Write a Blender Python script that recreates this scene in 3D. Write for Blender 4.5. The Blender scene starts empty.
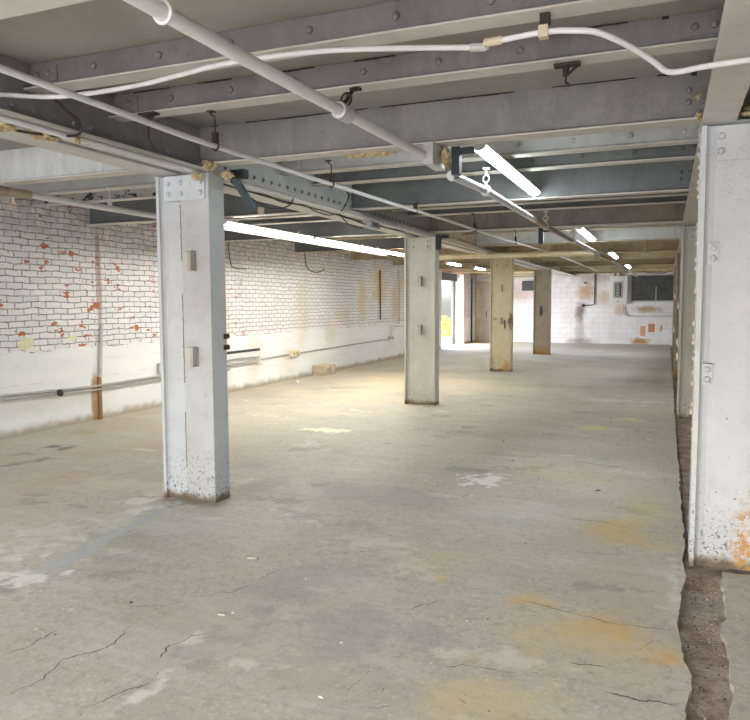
import bpy, bmesh, math, random
from mathutils import Vector, Matrix, noise as mnoise
random.seed(7)
SC = bpy.context.scene
COL = SC.collection
R = math.radians

# ------------------------------------------------------------------ camera
cam_d = bpy.data.cameras.new('camera'); cam = bpy.data.objects.new('camera', cam_d); COL.objects.link(cam)
cam_d.sensor_fit = 'HORIZONTAL'; cam_d.sensor_width = 36.0; cam_d.lens = 718.5 / 750 * 36.0
cam_d.clip_start = 0.05; cam_d.clip_end = 300
def set_cam():
    y, p, ro = R(22.09), R(4.5), R(-0.274)
    fw = Vector((-math.sin(y)*math.cos(p), math.cos(y)*math.cos(p), -math.sin(p)))
    rt = Vector((math.cos(y), math.sin(y), 0)); up = rt.cross(fw)
    r2 = rt*math.cos(ro) + up*math.sin(ro); u2 = -rt*math.sin(ro) + up*math.cos(ro)
    m = Matrix((r2, u2, -fw)).transposed().to_4x4(); m.translation = Vector((0, 0, 1.6))
    cam.matrix_world = m
set_cam(); SC.camera = cam

# ------------------------------------------------------------------ world, lights, exposure
SC.view_settings.view_transform = 'Standard'; SC.view_settings.look = 'None'
SC.view_settings.gamma = 1.0; SC.view_settings.use_curve_mapping = False
SC.view_settings.exposure = 0.2
W = bpy.data.worlds.new('sky'); SC.world = W; W.use_nodes = True
wn = W.node_tree.nodes; wl = W.node_tree.links
sky = wn.new('ShaderNodeTexSky'); sky.sky_type = 'NISHITA'; sky.sun_disc = False
sky.sun_elevation = R(48); sky.sun_rotation = R(200); sky.dust_density = 4.0
wn['Background'].inputs['Strength'].default_value = 1.5
wl.new(sky.outputs['Color'], wn['Background'].inputs['Color'])

def area(name, loc, rot, sx, sy, power, color, spread=180):
    d = bpy.data.lights.new(name, 'AREA'); d.shape = 'RECTANGLE'; d.size = sx; d.size_y = sy
    d.energy = power; d.color = color; d.spread = R(spread)
    o = bpy.data.objects.new(name, d); COL.objects.link(o); o.location = loc; o.rotation_euler = rot
    return o
# daylight through the wide loading opening behind the camera, and through the doorway far left
area('daylight_rear_opening', (-2.2, -3.15, 1.35), (R(90), 0, R(0)), 7.0, 2.3, 60, (0.90, 0.95, 1.0))
area('daylight_doorway', (-8.6, 25.9, 1.3), (0, R(-90), R(0)), 2.3, 2.4, 420, (0.93, 0.97, 1.0))
TUBE = 38.0

# ------------------------------------------------------------------ node helper
class NT:
    def __init__(s, name):
        s.m = bpy.data.materials.new(name); s.m.use_nodes = True
        s.t = s.m.node_tree; s.n = s.t.nodes; s.b = s.n['Principled BSDF']
        s.P = s.n.new('ShaderNodeNewGeometry').outputs['Position']
    def put(s, sock, v):
        if isinstance(v, bpy.types.NodeSocket): s.t.links.new(v, sock)
        elif isinstance(v, (tuple, list)) and len(v) == 3 and sock.type == 'RGBA': sock.default_value = (*v, 1)
        else: sock.default_value = v
    def math(s, op, a, b=0.0, c=None, clamp=False):
        n = s.n.new('ShaderNodeMath'); n.operation = op; n.use_clamp = clamp
        s.put(n.inputs[0], a); s.put(n.inputs[1], b)
        if c is not None: s.put(n.inputs[2], c)
        return n.outputs[0]
    def vm(s, op, a, b=(0, 0, 0)):
        n = s.n.new('ShaderNodeVectorMath'); n.operation = op
        s.put(n.inputs[0], a); s.put(n.inputs[1], b)
        return n.outputs['Value'] if op == 'LENGTH' else n.outputs[0]
    def sep(s, v):
        n = s.n.new('ShaderNodeSeparateXYZ'); s.put(n.inputs[0], v); return n.outputs
    def comb(s, x, y, z):
        n = s.n.new('ShaderNodeCombineXYZ'); s.put(n.inputs[0], x); s.put(n.inputs[1], y); s.put(n.inputs[2], z); return n.outputs[0]
    def noise(s, scale, detail=4, rough=0.55, vec=None, stretch=None, off=(0, 0, 0), dist=0.0):
        v = s.P if vec is None else vec
        if stretch: v = s.vm('MULTIPLY', v, stretch)
        if off != (0, 0, 0): v = s.vm('ADD', v, off)
        n = s.n.new('ShaderNodeTexNoise'); n.inputs['Scale'].default_value = scale
        n.inputs['Detail'].default_value = detail; n.inputs['Roughness'].default_value = rough
        n.inputs['Distortion'].default_value = dist
        s.put(n.inputs['Vector'], v); return n.outputs['Fac']
    def step(s, v, a, b, lo=0.0, hi=1.0):
        n = s.n.new('ShaderNodeMapRange'); n.interpolation_type = 'SMOOTHSTEP'
        s.put(n.inputs[0], v); n.inputs[1].default_value = a; n.inputs[2].default_value = b
        n.inputs[3].default_value = lo; n.inputs[4].default_value = hi
        return n.outputs[0]
    def mix(s, f, a, b, mode='MIX'):
        n = s.n.new('ShaderNodeMix'); n.data_type = 'RGBA'; n.blend_type = mode
        s.put(n.inputs[0], f); s.put(n.inputs[6], a); s.put(n.inputs[7], b)
        return n.outputs[2]
    def blob(s, c, r, amp=0.5, nscale=3.0, soft=0.6, rot=0.0, strength=1.0):
        v = s.vm('SUBTRACT', s.P, c)
        if rot:
            n = s.n.new('ShaderNodeVectorRotate'); n.rotation_type = 'Z_AXIS'; s.put(n.inputs['Vector'], v); n.inputs['Angle'].default_value = -rot
            v = n.outputs[0]
        v = s.vm('DIVIDE', v, r); l = s.vm('LENGTH', v)
        nz = s.noise(nscale, 5, 0.65, off=(c[0], 3, 7))
        l = s.math('ADD', l, s.math('MULTIPLY', s.math('SUBTRACT', nz, 0.5), amp*2))
        return s.step(l, 1.0 - soft, 1.0, strength, 0.0)
    def crack(s, a, b, w=0.004, amp=0.12, nscale=2.5):
        dx, dy = b[0]-a[0], b[1]-a[1]; L = math.hypot(dx, dy); ang = math.atan2(dy, dx)
        v = s.vm('SUBTRACT', s.P, (a[0], a[1], 0))
        n = s.n.new('ShaderNodeVectorRotate'); n.rotation_type = 'Z_AXIS'; s.put(n.inputs['Vector'], v); n.inputs['Angle'].default_value = -ang
        x, y, _ = s.sep(n.outputs[0])
        nz = s.noise(nscale, 8, 0.68, vec=s.comb(x, a[0]*3+a[1], 0))
        y = s.math('ADD', y, s.math('MULTIPLY', s.math('SUBTRACT', nz, 0.5), amp*2))
        m = s.step(s.math('ABSOLUTE', y), w*0.4, w, 1, 0)
        m2 = s.step(x, 0, 0.06); m3 = s.step(x, L-0.15, L, 1, 0)
        gaps = s.step(s.noise(6, 2, 0.5, vec=s.comb(x, a[0]+5, 0)), 0.34, 0.44)
        return s.math('MULTIPLY', s.math('MULTIPLY', m, gaps), s.math('MULTIPLY', m2, m3))
    def bump(s, h, strength=0.3, dist=0.01):
        n = s.n.new('ShaderNodeBump'); n.inputs['Strength'].default_value = strength; n.inputs['Distance'].default_value = dist
        s.put(n.inputs['Height'], h); s.t.links.new(n.outputs[0], s.b.inputs['Normal'])
    def out(s, col, rough=0.6, metal=0.0, spec=0.4):
        s.put(s.b.inputs['Base Color'], col); s.put(s.b.inputs['Roughness'], rough)
        s.b.inputs['Metallic'].default_value = metal; s.b.inputs['Specular IOR Level'].default_value = spec
        return s.m

def solid(name, c, rough=0.6, metal=0.0, var=0.12, scale=12):
    t = NT(name); nz = t.noise(scale, 5)
    return t.out(t.mix(nz, tuple(x*(1-var) for x in c), tuple(min(1, x*(1+var)) for x in c)), rough, metal)
def glow(name, c, s):
    t = NT(name); t.put(t.b.inputs['Base Color'], (0.8, 0.8, 0.8)); t.put(t.b.inputs['Emission Color'], c)
    t.b.inputs['Emission Strength'].default_value = s; return t.m

# ------------------------------------------------------------------ painted steel
def steel(name, base, tint, dirt=0.35, rust=0.0, speck=0.5, stretch=(1, 1, 1), rough=0.5, bottomdirt=0.0, crack=0.0, pock=0.0):
    t = NT(name)
    c = t.mix(t.step(t.noise(1.6, 5, 0.6, off=(3, 1, 2)), 0.3, 0.7), base, tint)
    c = t.mix(t.math('MULTIPLY', t.step(t.noise(9, 6, 0.7), 0.5, 0.75), dirt), c, tuple(x*0.62 for x in base))
    if rust:
        m = t.math('MULTIPLY', t.step(t.noise(3.2, 9, 0.78, stretch=stretch, off=(5, 5, 5)), 0.52, 0.68), rust)
        c = t.mix(m, c, (0.13, 0.055, 0.022))
        m = t.math('MULTIPLY', t.step(t.noise(1.3, 5, 0.7, off=(15, 5, 5)), 0.45, 0.7), rust*0.8)
        c = t.mix(m, c, (0.42, 0.27, 0.10))
    if name.endswith('beam_paint') or name.endswith('girder_paint'):
        dr = t.step(t.noise(1.0, 7, 0.7, stretch=(7, 7, 1.6), off=(2, 5, 1)), 0.5, 0.72)
        c = t.mix(t.math('MULTIPLY', dr, 0.4), c, tuple(x*1.35 for x in base)); lo = t.step(t.noise(2.3, 7, 0.75, off=(8, 1, 1)), 0.52, 0.6)
        c = t.mix(t.math('MULTIPLY', lo, 0.28), c, tuple(x*0.6 for x in tint))
    if speck:
        m = t.math('MULTIPLY', t.step(t.noise(38, 3, 0.8, off=(9, 2, 4)), 0.69, 0.73), speck)
        c = t.mix(m, c, (0.10, 0.06, 0.035))
    z = t.sep(t.P)[2]
    if bottomdirt:
        low = t.step(z, 0.0, 0.75, 1, 0)
        m = t.math('MULTIPLY', t.step(t.math('ADD', t.noise(46, 4, 0.85), t.math('MULTIPLY', low, 0.11)), 0.66, 0.70), bottomdirt)
        c = t.mix(m, c, (0.09, 0.06, 0.04))
        edge = t.step(t.math('ADD', z, t.math('MULTIPLY', t.noise(9, 5), -0.13)), -0.05, 0.02, 1, 0)
        c = t.mix(t.math('MULTIPLY', edge, 0.9), c, (0.12, 0.075, 0.03))
    if crack:
        v = t.n.new('ShaderNodeTexVoronoi'); v.feature = 'DISTANCE_TO_EDGE'; v.inputs['Scale'].default_value = 2.6
        dv = t.vm('ADD', t.P, t.vm('MULTIPLY', t.comb(t.noise(5, 6), t.noise(5, 6, off=(9, 9, 9)), t.noise(5, 6, off=(4, 9, 1))), (0.5, 0.5, 0.5)))
        t.put(v.inputs['Vector'], dv)
        m = t.math('MULTIPLY', t.step(v.outputs['Distance'], 0.001, 0.008, 1, 0), t.step(t.noise(1.9, 3, off=(2, 8, 3)), 0.5, 0.56))
        c = t.mix(t.math('MULTIPLY', m, crack), c, (0.07, 0.06, 0.055))
    h = t.math('ADD', t.noise(16, 6, 0.65), t.math('MULTIPLY', t.noise(90, 3, 0.6), 0.35+pock))
    t.bump(h, 0.28, 0.008)
    return t, c, rough
def steel_m(*a, **k):
    t, c, r = steel(*a, **k); return t.out(c, r)

M = {}
t, c, r = steel('white_column_paint', (0.585, 0.61, 0.63), (0.50, 0.525, 0.545), 0.3, 0, 0.9, bottomdirt=0.9, crack=0.25)
# the rust bloom low on the nearest right hand column
m = t.math('MULTIPLY', t.blob((0.52, 4.75, 0.17), (0.17, 0.4, 0.36), 0.55, 7, 0.5), t.step(t.noise(22, 6, 0.8), 0.46, 0.58))
c = t.mix(m, c, (0.50, 0.27, 0.07))
M['column'] = t.out(c, 0.45)
M['column_rough'] = steel_m('rough_column_paint', (0.54, 0.55, 0.55), (0.46, 0.465, 0.46), 0.6, 0, 0.9, bottomdirt=1.0, pock=2.5)
t, c, r = steel('aged_column_paint', (0.55, 0.545, 0.50), (0.47, 0.46, 0.41), 0.4, 0.1, 1.0, bottomdirt=1.0, crack=0.4)
M['column_aged'] = t.out(c, 0.5)
t, c, r = steel('yellowed_column_paint', (0.60, 0.55, 0.40), (0.54, 0.47, 0.29), 0.4, 0.25, 0.6, bottomdirt=1.0, crack=0.4)
c = t.mix(t.blob((-3.36, 16.6, 1.18), (0.10, 0.6, 0.26), 0.9, 9, 0.8, strength=0.95), c, (0.16, 0.08, 0.05))
c = t.mix(t.blob((-3.72, 16.6, 1.22), (0.07, 0.6, 0.06), 0.9, 14, 0.9, strength=0.9), c, (0.40, 0.17, 0.05))
c = t.mix(t.blob((-3.45, 16.6, 0.08), (0.12, 0.6, 0.2), 1.1, 14, 0.5, strength=0.9), c, (0.42, 0.22, 0.05))
M['column_yellow'] = t.out(c, 0.5)
t, c, r = steel('tan_column_paint', (0.44, 0.39, 0.31), (0.37, 0.32, 0.25), 0.4, 0.3, 0.6, bottomdirt=1.0, crack=0.5)
c = t.mix(t.math('MULTIPLY', t.step(t.sep(t.P)[2], 0.0, 0.35, 1, 0), 0.7), c, (0.42, 0.24, 0.06))
M['column_tan'] = t.out(c, 0.55)
M['beam'] = steel_m('grey_beam_paint', (0.25, 0.236, 0.238), (0.19, 0.175, 0.182), 0.4, 0.0, 0.35, crack=0.25)
M['beam_deep'] = steel_m('warm_grey_beam_paint', (0.255, 0.248, 0.235), (0.205, 0.197, 0.187), 0.4, 0.0, 0.9, crack=0.25, pock=0.4)
M['beam_dark'] = steel_m('shaded_beam_paint', (0.15, 0.16, 0.158), (0.115, 0.125, 0.122), 0.4, 0.0, 0.4)  # light grey beam paint darkened to carry the shade on these beams
M['beam_light'] = steel_m('pale_beam_paint', (0.56, 0.57, 0.56), (0.46, 0.48, 0.47), 0.4, 0.05, 0.5)  # paler copy of the beam paint for webs caught by lamp light
M['beam_rust'] = steel_m('rust_streaked_beam_paint', (0.25, 0.235, 0.20), (0.18, 0.165, 0.14), 0.5, 0.55, 0.9, stretch=(6, 6, 1.2))
M['beam_cream'] = steel_m('yellowed_beam_paint', (0.55, 0.46, 0.31), (0.44, 0.35, 0.22), 0.5, 0.4, 0.6)
M['beam_peel'] = None
M['flange'] = steel_m('pale_flange_paint', (0.60, 0.575, 0.53), (0.50, 0.475, 0.435), 0.35, 0.04, 0.4)
M['girder'] = steel_m('grey_girder_paint', (0.27, 0.262, 0.265), (0.21, 0.203, 0.21), 0.4, 0.0, 0.4)
M['pipe'] = steel_m('white_pipe_paint', (0.74, 0.73, 0.73), (0.66, 0.65, 0.65), 0.3, 0.0, 0.2, rough=0.4)
M['pipe_grey'] = steel_m('grey_pipe_paint', (0.56, 0.54, 0.53), (0.48, 0.46, 0.45), 0.3, 0.0, 0.3, rough=0.45)
M['pipe_cream'] = steel_m('cream_pipe_paint', (0.66, 0.60, 0.46), (0.52, 0.42, 0.28), 0.4, 0.35, 0.5, rough=0.5)
M['pipe_rust'] = steel_m('rusty_pipe_paint', (0.45, 0.41, 0.34), (0.33, 0.25, 0.18), 0.4, 0.8, 0.5, rough=0.55)
M['conduit_wall'] = steel_m('grey_conduit', (0.40, 0.39, 0.37), (0.50, 0.49, 0.47), 0.4, 0.25, 0.4)
t = NT('peeled_beam_paint')
c = t.mix(t.step(t.noise(7, 7, 0.7, stretch=(1, 1, 2.2)), 0.55, 0.57), (0.45, 0.44, 0.42), (0.02, 0.018, 0.016))
M['beam_peel'] = t.out(c, 0.6)
M['rusty'] = solid('rusted_iron', (0.060, 0.038, 0.032), 0.8, 0.2, 0.5, 40)
M['black'] = solid('black_plastic', (0.02, 0.025, 0.03), 0.45)
M['bluegrey'] = solid('blue_grey_metal', (0.10, 0.14, 0.17), 0.4, 0.3)
M['cable'] = solid('black_cable', (0.025, 0.024, 0.022), 0.6)
M['browncable'] = solid('brown_cable', (0.20, 0.13, 0.07), 0.7)
M['foam'] = None
t = NT('yellow_insulation_foam')
c = t.mix(t.step(t.noise(30, 6, 0.7), 0.35, 0.65), (0.36, 0.25, 0.12), (0.74, 0.66, 0.42)); t.bump(t.noise(50, 5, 0.7), 0.8, 0.02)
M['foam'] = t.out(c, 0.9)
M['cream'] = solid('cream_plastic', (0.70, 0.62, 0.40), 0.5)
M['whitebox'] = solid('white_enamel', (0.72, 0.72, 0.70), 0.4, 0, 0.06)
M['greybox'] = solid('grey_enamel', (0.42, 0.43, 0.42), 0.4, 0, 0.1)
M['tube'] = glow('fluorescent_tube', (1.0, 0.985, 0.90), TUBE*1.5)
M['tube_cool'] = glow('fluorescent_tube_cool', (0.88, 0.97, 1.0), TUBE)
M['dark'] = solid('dark_frame_metal', (0.035, 0.037, 0.04), 0.5)
M['orange'] = solid('rust_orange_angle', (0.55, 0.22, 0.08), 0.6, 0, 0.35, 9)
M['ventgrey'] = solid('dark_vent_grey', (0.09, 0.095, 0.10), 0.6)
M['bracketgrey'] = steel_m('stained_bracket_paint', (0.50, 0.49, 0.46), (0.36, 0.34, 0.31), 0.6, 0.3, 0.8)
M['footrust'] = solid('rusty_brown_foot', (0.30, 0.15, 0.06), 0.8, 0, 0.5, 20)
M['brass'] = solid('old_brass', (0.35, 0.25, 0.10), 0.4, 0.7)

# ------------------------------------------------------------------ floor concrete
def floor_mat(stained=True):
    t = NT('worn_concrete')
    n1 = t.noise(0.55, 6, 0.6); n2 = t.noise(2.4, 8, 0.68, off=(4, 2, 0)); n3 = t.noise(14, 6, 0.7)
    c = t.mix(t.step(n1, 0.32, 0.68), (0.42, 0.385, 0.315), (0.51, 0.467, 0.385))
    c = t.mix(t.math('MULTIPLY', t.step(n2, 0.42, 0.72), 0.55), c, (0.58, 0.55, 0.49))
    c = t.mix(t.math('MULTIPLY', t.step(n2, 0.28, 0.45, 1, 0), 0.45), c, (0.32, 0.30, 0.265))
    c = t.mix(t.math('MULTIPLY', t.step(n3, 0.46, 0.68), 0.55), c, (0.29, 0.262, 0.215))
    n4 = t.noise(34, 5, 0.75, off=(3, 3, 0)); c = t.mix(t.math('MULTIPLY', t.step(n4, 0.5, 0.66), 0.5), c, (0.68, 0.64, 0.56)); c = t.mix(t.math('MULTIPLY', t.step(n4, 0.3, 0.44, 1, 0), 0.5), c, (0.25, 0.225, 0.185))
    # long trowel streaks running across
    st = t.noise(1.5, 6, 0.65, stretch=(0.55, 2.6, 1), off=(1, 7, 0), dist=0.6)
    c = t.mix(t.math('MULTIPLY', t.step(st, 0.5, 0.68), 0.4), c, (0.60, 0.575, 0.53))
    # scaled, pale worn scabs
    sc = t.step(t.noise(5.5, 9, 0.8, off=(8, 8, 0)), 0.60, 0.63)
    c = t.mix(t.math('MULTIPLY', t.math('MULTIPLY', sc, t.step(t.noise(0.8, 2, off=(2, 2, 0)), 0.42, 0.55)), 0.6), c, (0.72, 0.69, 0.63))
    x, y, z = t.sep(t.P)
    # brown cast towards the left wall
    lw = t.math('MULTIPLY', t.step(x, -6.2, -3.2, 1, 0), t.step(t.noise(1.1, 5, off=(6, 1, 0)), 0.35, 0.65))
    c = t.mix(t.math('MULTIPLY', lw, 0.5), c, (0.46, 0.35, 0.25))
    Y1, Y2 = (0.62, 0.44, 0.17), (0.66, 0.55, 0.31)
    if stained:
        at = t.n.new('ShaderNodeAttribute'); at.attribute_name = 'stain'
        am = t.math('MULTIPLY', at.outputs['Alpha'], t.step(t.noise(9, 7, 0.72, off=(2, 9, 0)), 0.25, 0.6, 0.55, 1.0))
        c = t.mix(am, c, t.mix(t.math('MULTIPLY', n3, 0.35), at.outputs['Color'], (0.3, 0.27, 0.22)))
    # small pits and chips
    p = t.step(t.noise(42, 2, 0.6, off=(5, 5, 0)), 0.705, 0.735); c = t.mix(t.math('MULTIPLY', p, 0.8), c, (0.08, 0.07, 0.06))
    p2 = t.step(t.noise(36, 2, 0.6, off=(15, 5, 0)), 0.71, 0.735); c = t.mix(t.math('MULTIPLY', p2, 0.8), c, (0.72, 0.70, 0.66))
    h = t.math('ADD', t.noise(7, 9, 0.7), t.math('MULTIPLY', t.noise(70, 4, 0.7), 0.3))
    t.bump(h, 0.35, 0.012)
    return t.out(c, t.step(n2, 0.3, 0.7, 0.48, 0.75), 0, 0.35)
M['floor'] = floor_mat(); M['slab'] = floor_mat(False)
t = NT('trench_rubble')
c = t.mix(t.step(t.noise(7, 8, 0.75), 0.35, 0.65), (0.34, 0.225, 0.15), (0.66, 0.56, 0.45))
c = t.mix(t.math('MULTIPLY', t.blob((0.2, 4.15, 0), (0.2, 0.2, 1), 0.6, 9), 0.7), c, (0.42, 0.38, 0.33))
c = t.mix(t.math('MULTIPLY', t.step(t.noise(55, 3, 0.7), 0.64, 0.7), 0.6), c, (0.6, 0.57, 0.5))
t.bump(t.noise(24, 8, 0.75), 1.0, 0.05); M['trench'] = t.out(c, 0.9)

# ------------------------------------------------------------------ brick wall
def brick_mat(name, axis, plinth=1.02, red=1.0, warm=True):
    t = NT(name); x, y, z = t.sep(t.P)
    u = y if axis == 'Y' else x
    wob = t.math('MULTIPLY', t.math('SUBTRACT', t.noise(5, 6, 0.65), 0.5), 0.075)
    wob2 = t.math('MULTIPLY', t.math('SUBTRACT', t.noise(4, 4, off=(7, 7, 7)), 0.5), 0.06)
    vec = t.comb(t.math('ADD', u, wob), t.math('ADD', z, wob2), 0)
    b = t.n.new('ShaderNodeTexBrick'); t.put(b.inputs['Vector'], vec)
    b.inputs['Scale'].default_value = 1.0; b.inputs['Brick Width'].default_value = 0.235; b.inputs['Row Height'].default_value = 0.078
    b.inputs['Mortar Size'].default_value = 0.008; b.inputs['Mortar Smooth'].default_value = 0.35
    b.inputs['Color1'].default_value = (0.72, 0.72, 0.73, 1); b.inputs['Color2'].default_value = (0.98, 0.86, 0.86, 1); b.inputs['Mortar'].default_value = (0, 0, 0, 1)
    mort = b.outputs['Fac']
    base = t.mix(t.step(t.noise(1.2, 5), 0.3, 0.7), (0.84, 0.85, 0.865), (0.90, 0.90, 0.90))
    base = t.mix(0.55, base, t.mix(1.0, base, b.outputs['Color'], 'MULTIPLY'))
    # brick darkened near the top for the shade under the ceiling
    top = t.math('MULTIPLY', t.step(z, 2.1, 2.9), t.step(t.noise(6, 6, 0.7), 0.35, 0.6))
    base = t.mix(t.math('MULTIPLY', top, 0.55), base, (0.28, 0.26, 0.26))
    near = t.step(y, 8.5, 13.5, 1, 0) if axis == 'Y' else 0.4
    mk = t.math('MULTIPLY', mort, t.step(t.noise(9, 5, 0.7, off=(3, 3, 3)), 0.44, 0.60))
    mk = t.math('MULTIPLY', mk, t.math('ADD', t.math('MULTIPLY', near, 0.62), 0.22) if axis == 'Y' else 0.5)
    cb = t.mix(mk, base, (0.15, 0.135, 0.13))
    # paint lost, red brick face showing
    rf = t.math('MULTIPLY', t.step(t.noise(7.5, 2.2, 0.6, stretch=(1, .7, 1.3), off=(11, 4, 6)), 0.635, 0.65), t.step(t.noise(0.9, 3, off=(1, 2, 9)), 0.33, 0.45))
    if axis == 'Y': rf = t.math('MULTIPLY', rf, t.math('ADD', t.math('MULTIPLY', near, 0.85), 0.15))
    cb = t.mix(t.math('MULTIPLY', rf, red), cb, (0.50, 0.17, 0.085))
    rf2 = t.math('MULTIPLY', near, t.step(t.noise(13, 6, 0.75, off=(1, 14, 6)), 0.58, 0.66, 0, 0.3*red))
    cb = t.mix(rf2, cb, (0.45, 0.22, 0.20))
    # plinth: smooth painted concrete with board lines
    pl = t.mix(t.step(t.noise(1.0, 5, stretch=(1, 0.5, 3)), 0.35, 0.7), (0.80, 0.805, 0.81), (0.87, 0.87, 0.86))
    line = t.math('ABSOLUTE', t.math('SUBTRACT', t.math('FRACT', t.math('DIVIDE', t.math('ADD', z, t.math('MULTIPLY', wob, 0.6)), 0.245)), 0.5))
    ln = t.math('MULTIPLY', t.step(line, 0.006, 0.02, 1, 0), t.step(t.noise(4, 4, off=(2, 2, 2)), 0.45, 0.6))
    pl = t.mix(t.math('MULTIPLY', ln, 0.45), pl, (0.30, 0.28, 0.25))
    foot = t.step(t.math('ADD', z, t.math('MULTIPLY', t.noise(5, 5), -0.16)), -0.06, 0.06, 1, 0)
    pl = t.mix(t.math('MULTIPLY', foot, 0.75), pl, (0.30, 0.23, 0.15))
    lim = t.math('ADD', z, t.math('MULTIPLY', t.math('SUBTRACT', t.noise(4, 5), 0.5), 0.16))
    isb = t.step(lim, plinth-0.01, plinth+0.01)
    col = t.mix(isb, pl, cb)
    if axis == 'Y':
        for cy, cz, ry, rz, k, cc in [(18.4, 2.1, 0.9, 0.7, .55, (0.62, 0.38, 0.13)), (17.2, 1.7, 0.35, 0.9, .5, (0.66, 0.46, 0.20)), (19.6, 1.6, 0.4, 0.9, .5, (0.62, 0.38, 0.15)), (20.5, 2.2, 0.7, 0.5, .5, (0.66, 0.46, 0.20)),
                                      (13.9, 1.5, 0.5, 1.1, .28, (0.62, 0.48, 0.30)), (15.3, 0.9, 0.5, 0.4, .3, (0.60, 0.48, 0.28)), (11.9, 0.6, 0.4, 0.7, .3, (0.66, 0.52, 0.30)), (10.95, 1.3, 0.25, 1.4, .3, (0.62, 0.50, 0.28)),
                                      (16.0, 1.35, 0.6, 0.3, .3, (0.60, 0.44, 0.25)), (13.2, 0.4, 0.5, 0.45, .25, (0.66, 0.52, 0.30))]:
            col = t.mix(t.blob((-7.33, cy, cz), (3, ry, rz), 0.6, 3.5, 0.75, strength=k), col, cc)
        # torn down pale yellow paper remnant, rusty vertical run mark
        col = t.mix(t.blob((-7.33, 6.6, 1.12), (3, 0.13, 0.085), 0.35, 9, 0.15), col, (0.78, 0.74, 0.50))
        col = t.mix(t.blob((-7.33, 7.35, 1.16), (3, 0.08, 0.03), 0.4, 9, 0.2), col, (0.78, 0.74, 0.50))
        col = t.mix(t.blob((-7.33, 7.86, 1.95), (3, 0.07, 0.95), 0.35, 8, 0.4, strength=0.6), col, (0.33, 0.17, 0.14))
        col = t.mix(t.blob((-7.33, 7.72, 0.28), (3, 0.10, 0.5), 0.3, 8, 0.5, strength=0.9), col, (0.36, 0.21, 0.09))
        col = t.mix(t.blob((-7.33, 6.9, 0.35), (3, 1.6, 0.18), 0.6, 3, 0.7, strength=0.3), col, (0.50, 0.45, 0.36))
    spk = t.math('MULTIPLY', t.step(t.noise(30, 5, 0.8, off=(5, 1, 3)), 0.60, 0.66), t.math('MULTIPLY', isb, t.math('ADD', t.math('MULTIPLY', near, 0.5), 0.08)))
    col = t.mix(spk, col, (0.30, 0.26, 0.25))
    h = t.math('ADD', t.math('MULTIPLY', t.math('MULTIPLY', mort, isb), -1.0), t.math('MULTIPLY', t.noise(20, 6, 0.7), 0.55))
    t.bump(h, 0.75, 0.012)
    return t.out(col, 0.7, 0, 0.3)
M['brick'] = brick_mat('white_painted_brick', 'Y')
M['brick_reveal'] = brick_mat('white_painted_brick_reveal', 'X', plinth=0.0, red=0.5)

def far_mat():
    t = NT('stained_white_block_wall'); x, y, z = t.sep(t.P)
    b = t.n.new('ShaderNodeTexBrick'); t.put(b.inputs['Vector'], t.comb(x, z, 0))
    b.inputs['Scale'].default_value = 1; b.inputs['Brick Width'].default_value = 0.41; b.inputs['Row Height'].default_value = 0.2; b.inputs['Mortar Size'].default_value = 0.008
    c = t.mix(t.step(t.noise(1.2, 6, 0.65), 0.35, 0.65), (0.84, 0.85, 0.90), (0.76, 0.73, 0.74))
    c = t.mix(t.math('MULTIPLY', t.step(z, 1.4, 2.5), t.step(t.noise(1.4, 6, 0.7, off=(3, 0, 1)), 0.35, 0.65, 0.1, 0.6)), c, (0.58, 0.48, 0.41))
    c = t.mix(t.math('MULTIPLY', b.outputs['Fac'], 0.22), c, (0.35, 0.33, 0.33))
    for cx, cz, rx, rz, k, cc in [(-3.15, 1.25, .26, .55, .85, (0.16, 0.12, 0.115)), (-3.15, 0.5, .28, .9, .5, (0.28, 0.22, 0.21)), (-3.1, 0.08, .8, .2, .6, (0.22, 0.15, 0.11)), (-2.95, 2.0, .5, .5, .75, (0.45, 0.26, 0.12)),
                                  (-2.2, 1.8, .45, .4, .6, (0.50, 0.34, 0.18)), (-0.7, 1.33, .7, .2, .85, (0.42, 0.28, 0.13)), (-1.65, 1.3, .3, .3, .6, (0.40, 0.24, 0.13)), (-0.95, 0.12, .5, .22, .95, (0.42, 0.24, 0.06)),
                                  (-1.1, 2.1, .12, .55, .7, (0.5, 0.33, 0.16)), (-5.5, 2.0, 1.0, .5, .5, (0.50, 0.34, 0.28)), (-2.6, 2.6, 1.5, .3, .5, (0.35, 0.25, 0.2))]:
        c = t.mix(t.blob((cx, 29.2, cz), (rx, 3, rz), 0.55, 5, 0.8, strength=k), c, cc)
    nzx = t.math('MULTIPLY', t.math('SUBTRACT', t.noise(9, 5, 0.7), 0.5), 0.10); xx = t.math('ADD', x, nzx); zz = t.math('ADD', z, nzx)
    for cx, cz, rx, rz, cc in [(-0.83, .50, .10, .20, (0.66, 0.38, 0.24)), (-0.53, .62, .12, .16, (0.56, 0.26, 0.14)), (-0.19, .62, .04, .11, (0.60, 0.36, 0.22)), (0.33, .32, .03, .09, (0.6, 0.42, 0.3))]:
        d = t.math('MAXIMUM', t.math('DIVIDE', t.math('ABSOLUTE', t.math('SUBTRACT', xx, cx)), rx), t.math('DIVIDE', t.math('ABSOLUTE', t.math('SUBTRACT', zz, cz)), rz))
        c = t.mix(t.step(d, 1.25, 1.5, 1, 0), c, (0.86, 0.85, 0.84)); c = t.mix(t.step(d, 0.95, 1.05, 1, 0), c, cc)
    c = t.mix(t.blob((-0.03, 29.2, .28), (.09, 3, .2), 0.6, 12, 0.2), c, (0.85, 0.84, 0.83))
    t.bump(t.math('ADD', t.noise(15, 6), t.math('MULTIPLY', b.outputs['Fac'], -0.6)), 0.5, 0.01)
    return t.out(c, 0.7, 0, 0.3)
M['far'] = far_mat()
t = NT('painted_soffit_concrete')
c = t.mix(t.step(t.noise(1.1, 6, 0.6), 0.3, 0.7), (0.33, 0.31, 0.28), (0.42, 0.40, 0.365))
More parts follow.
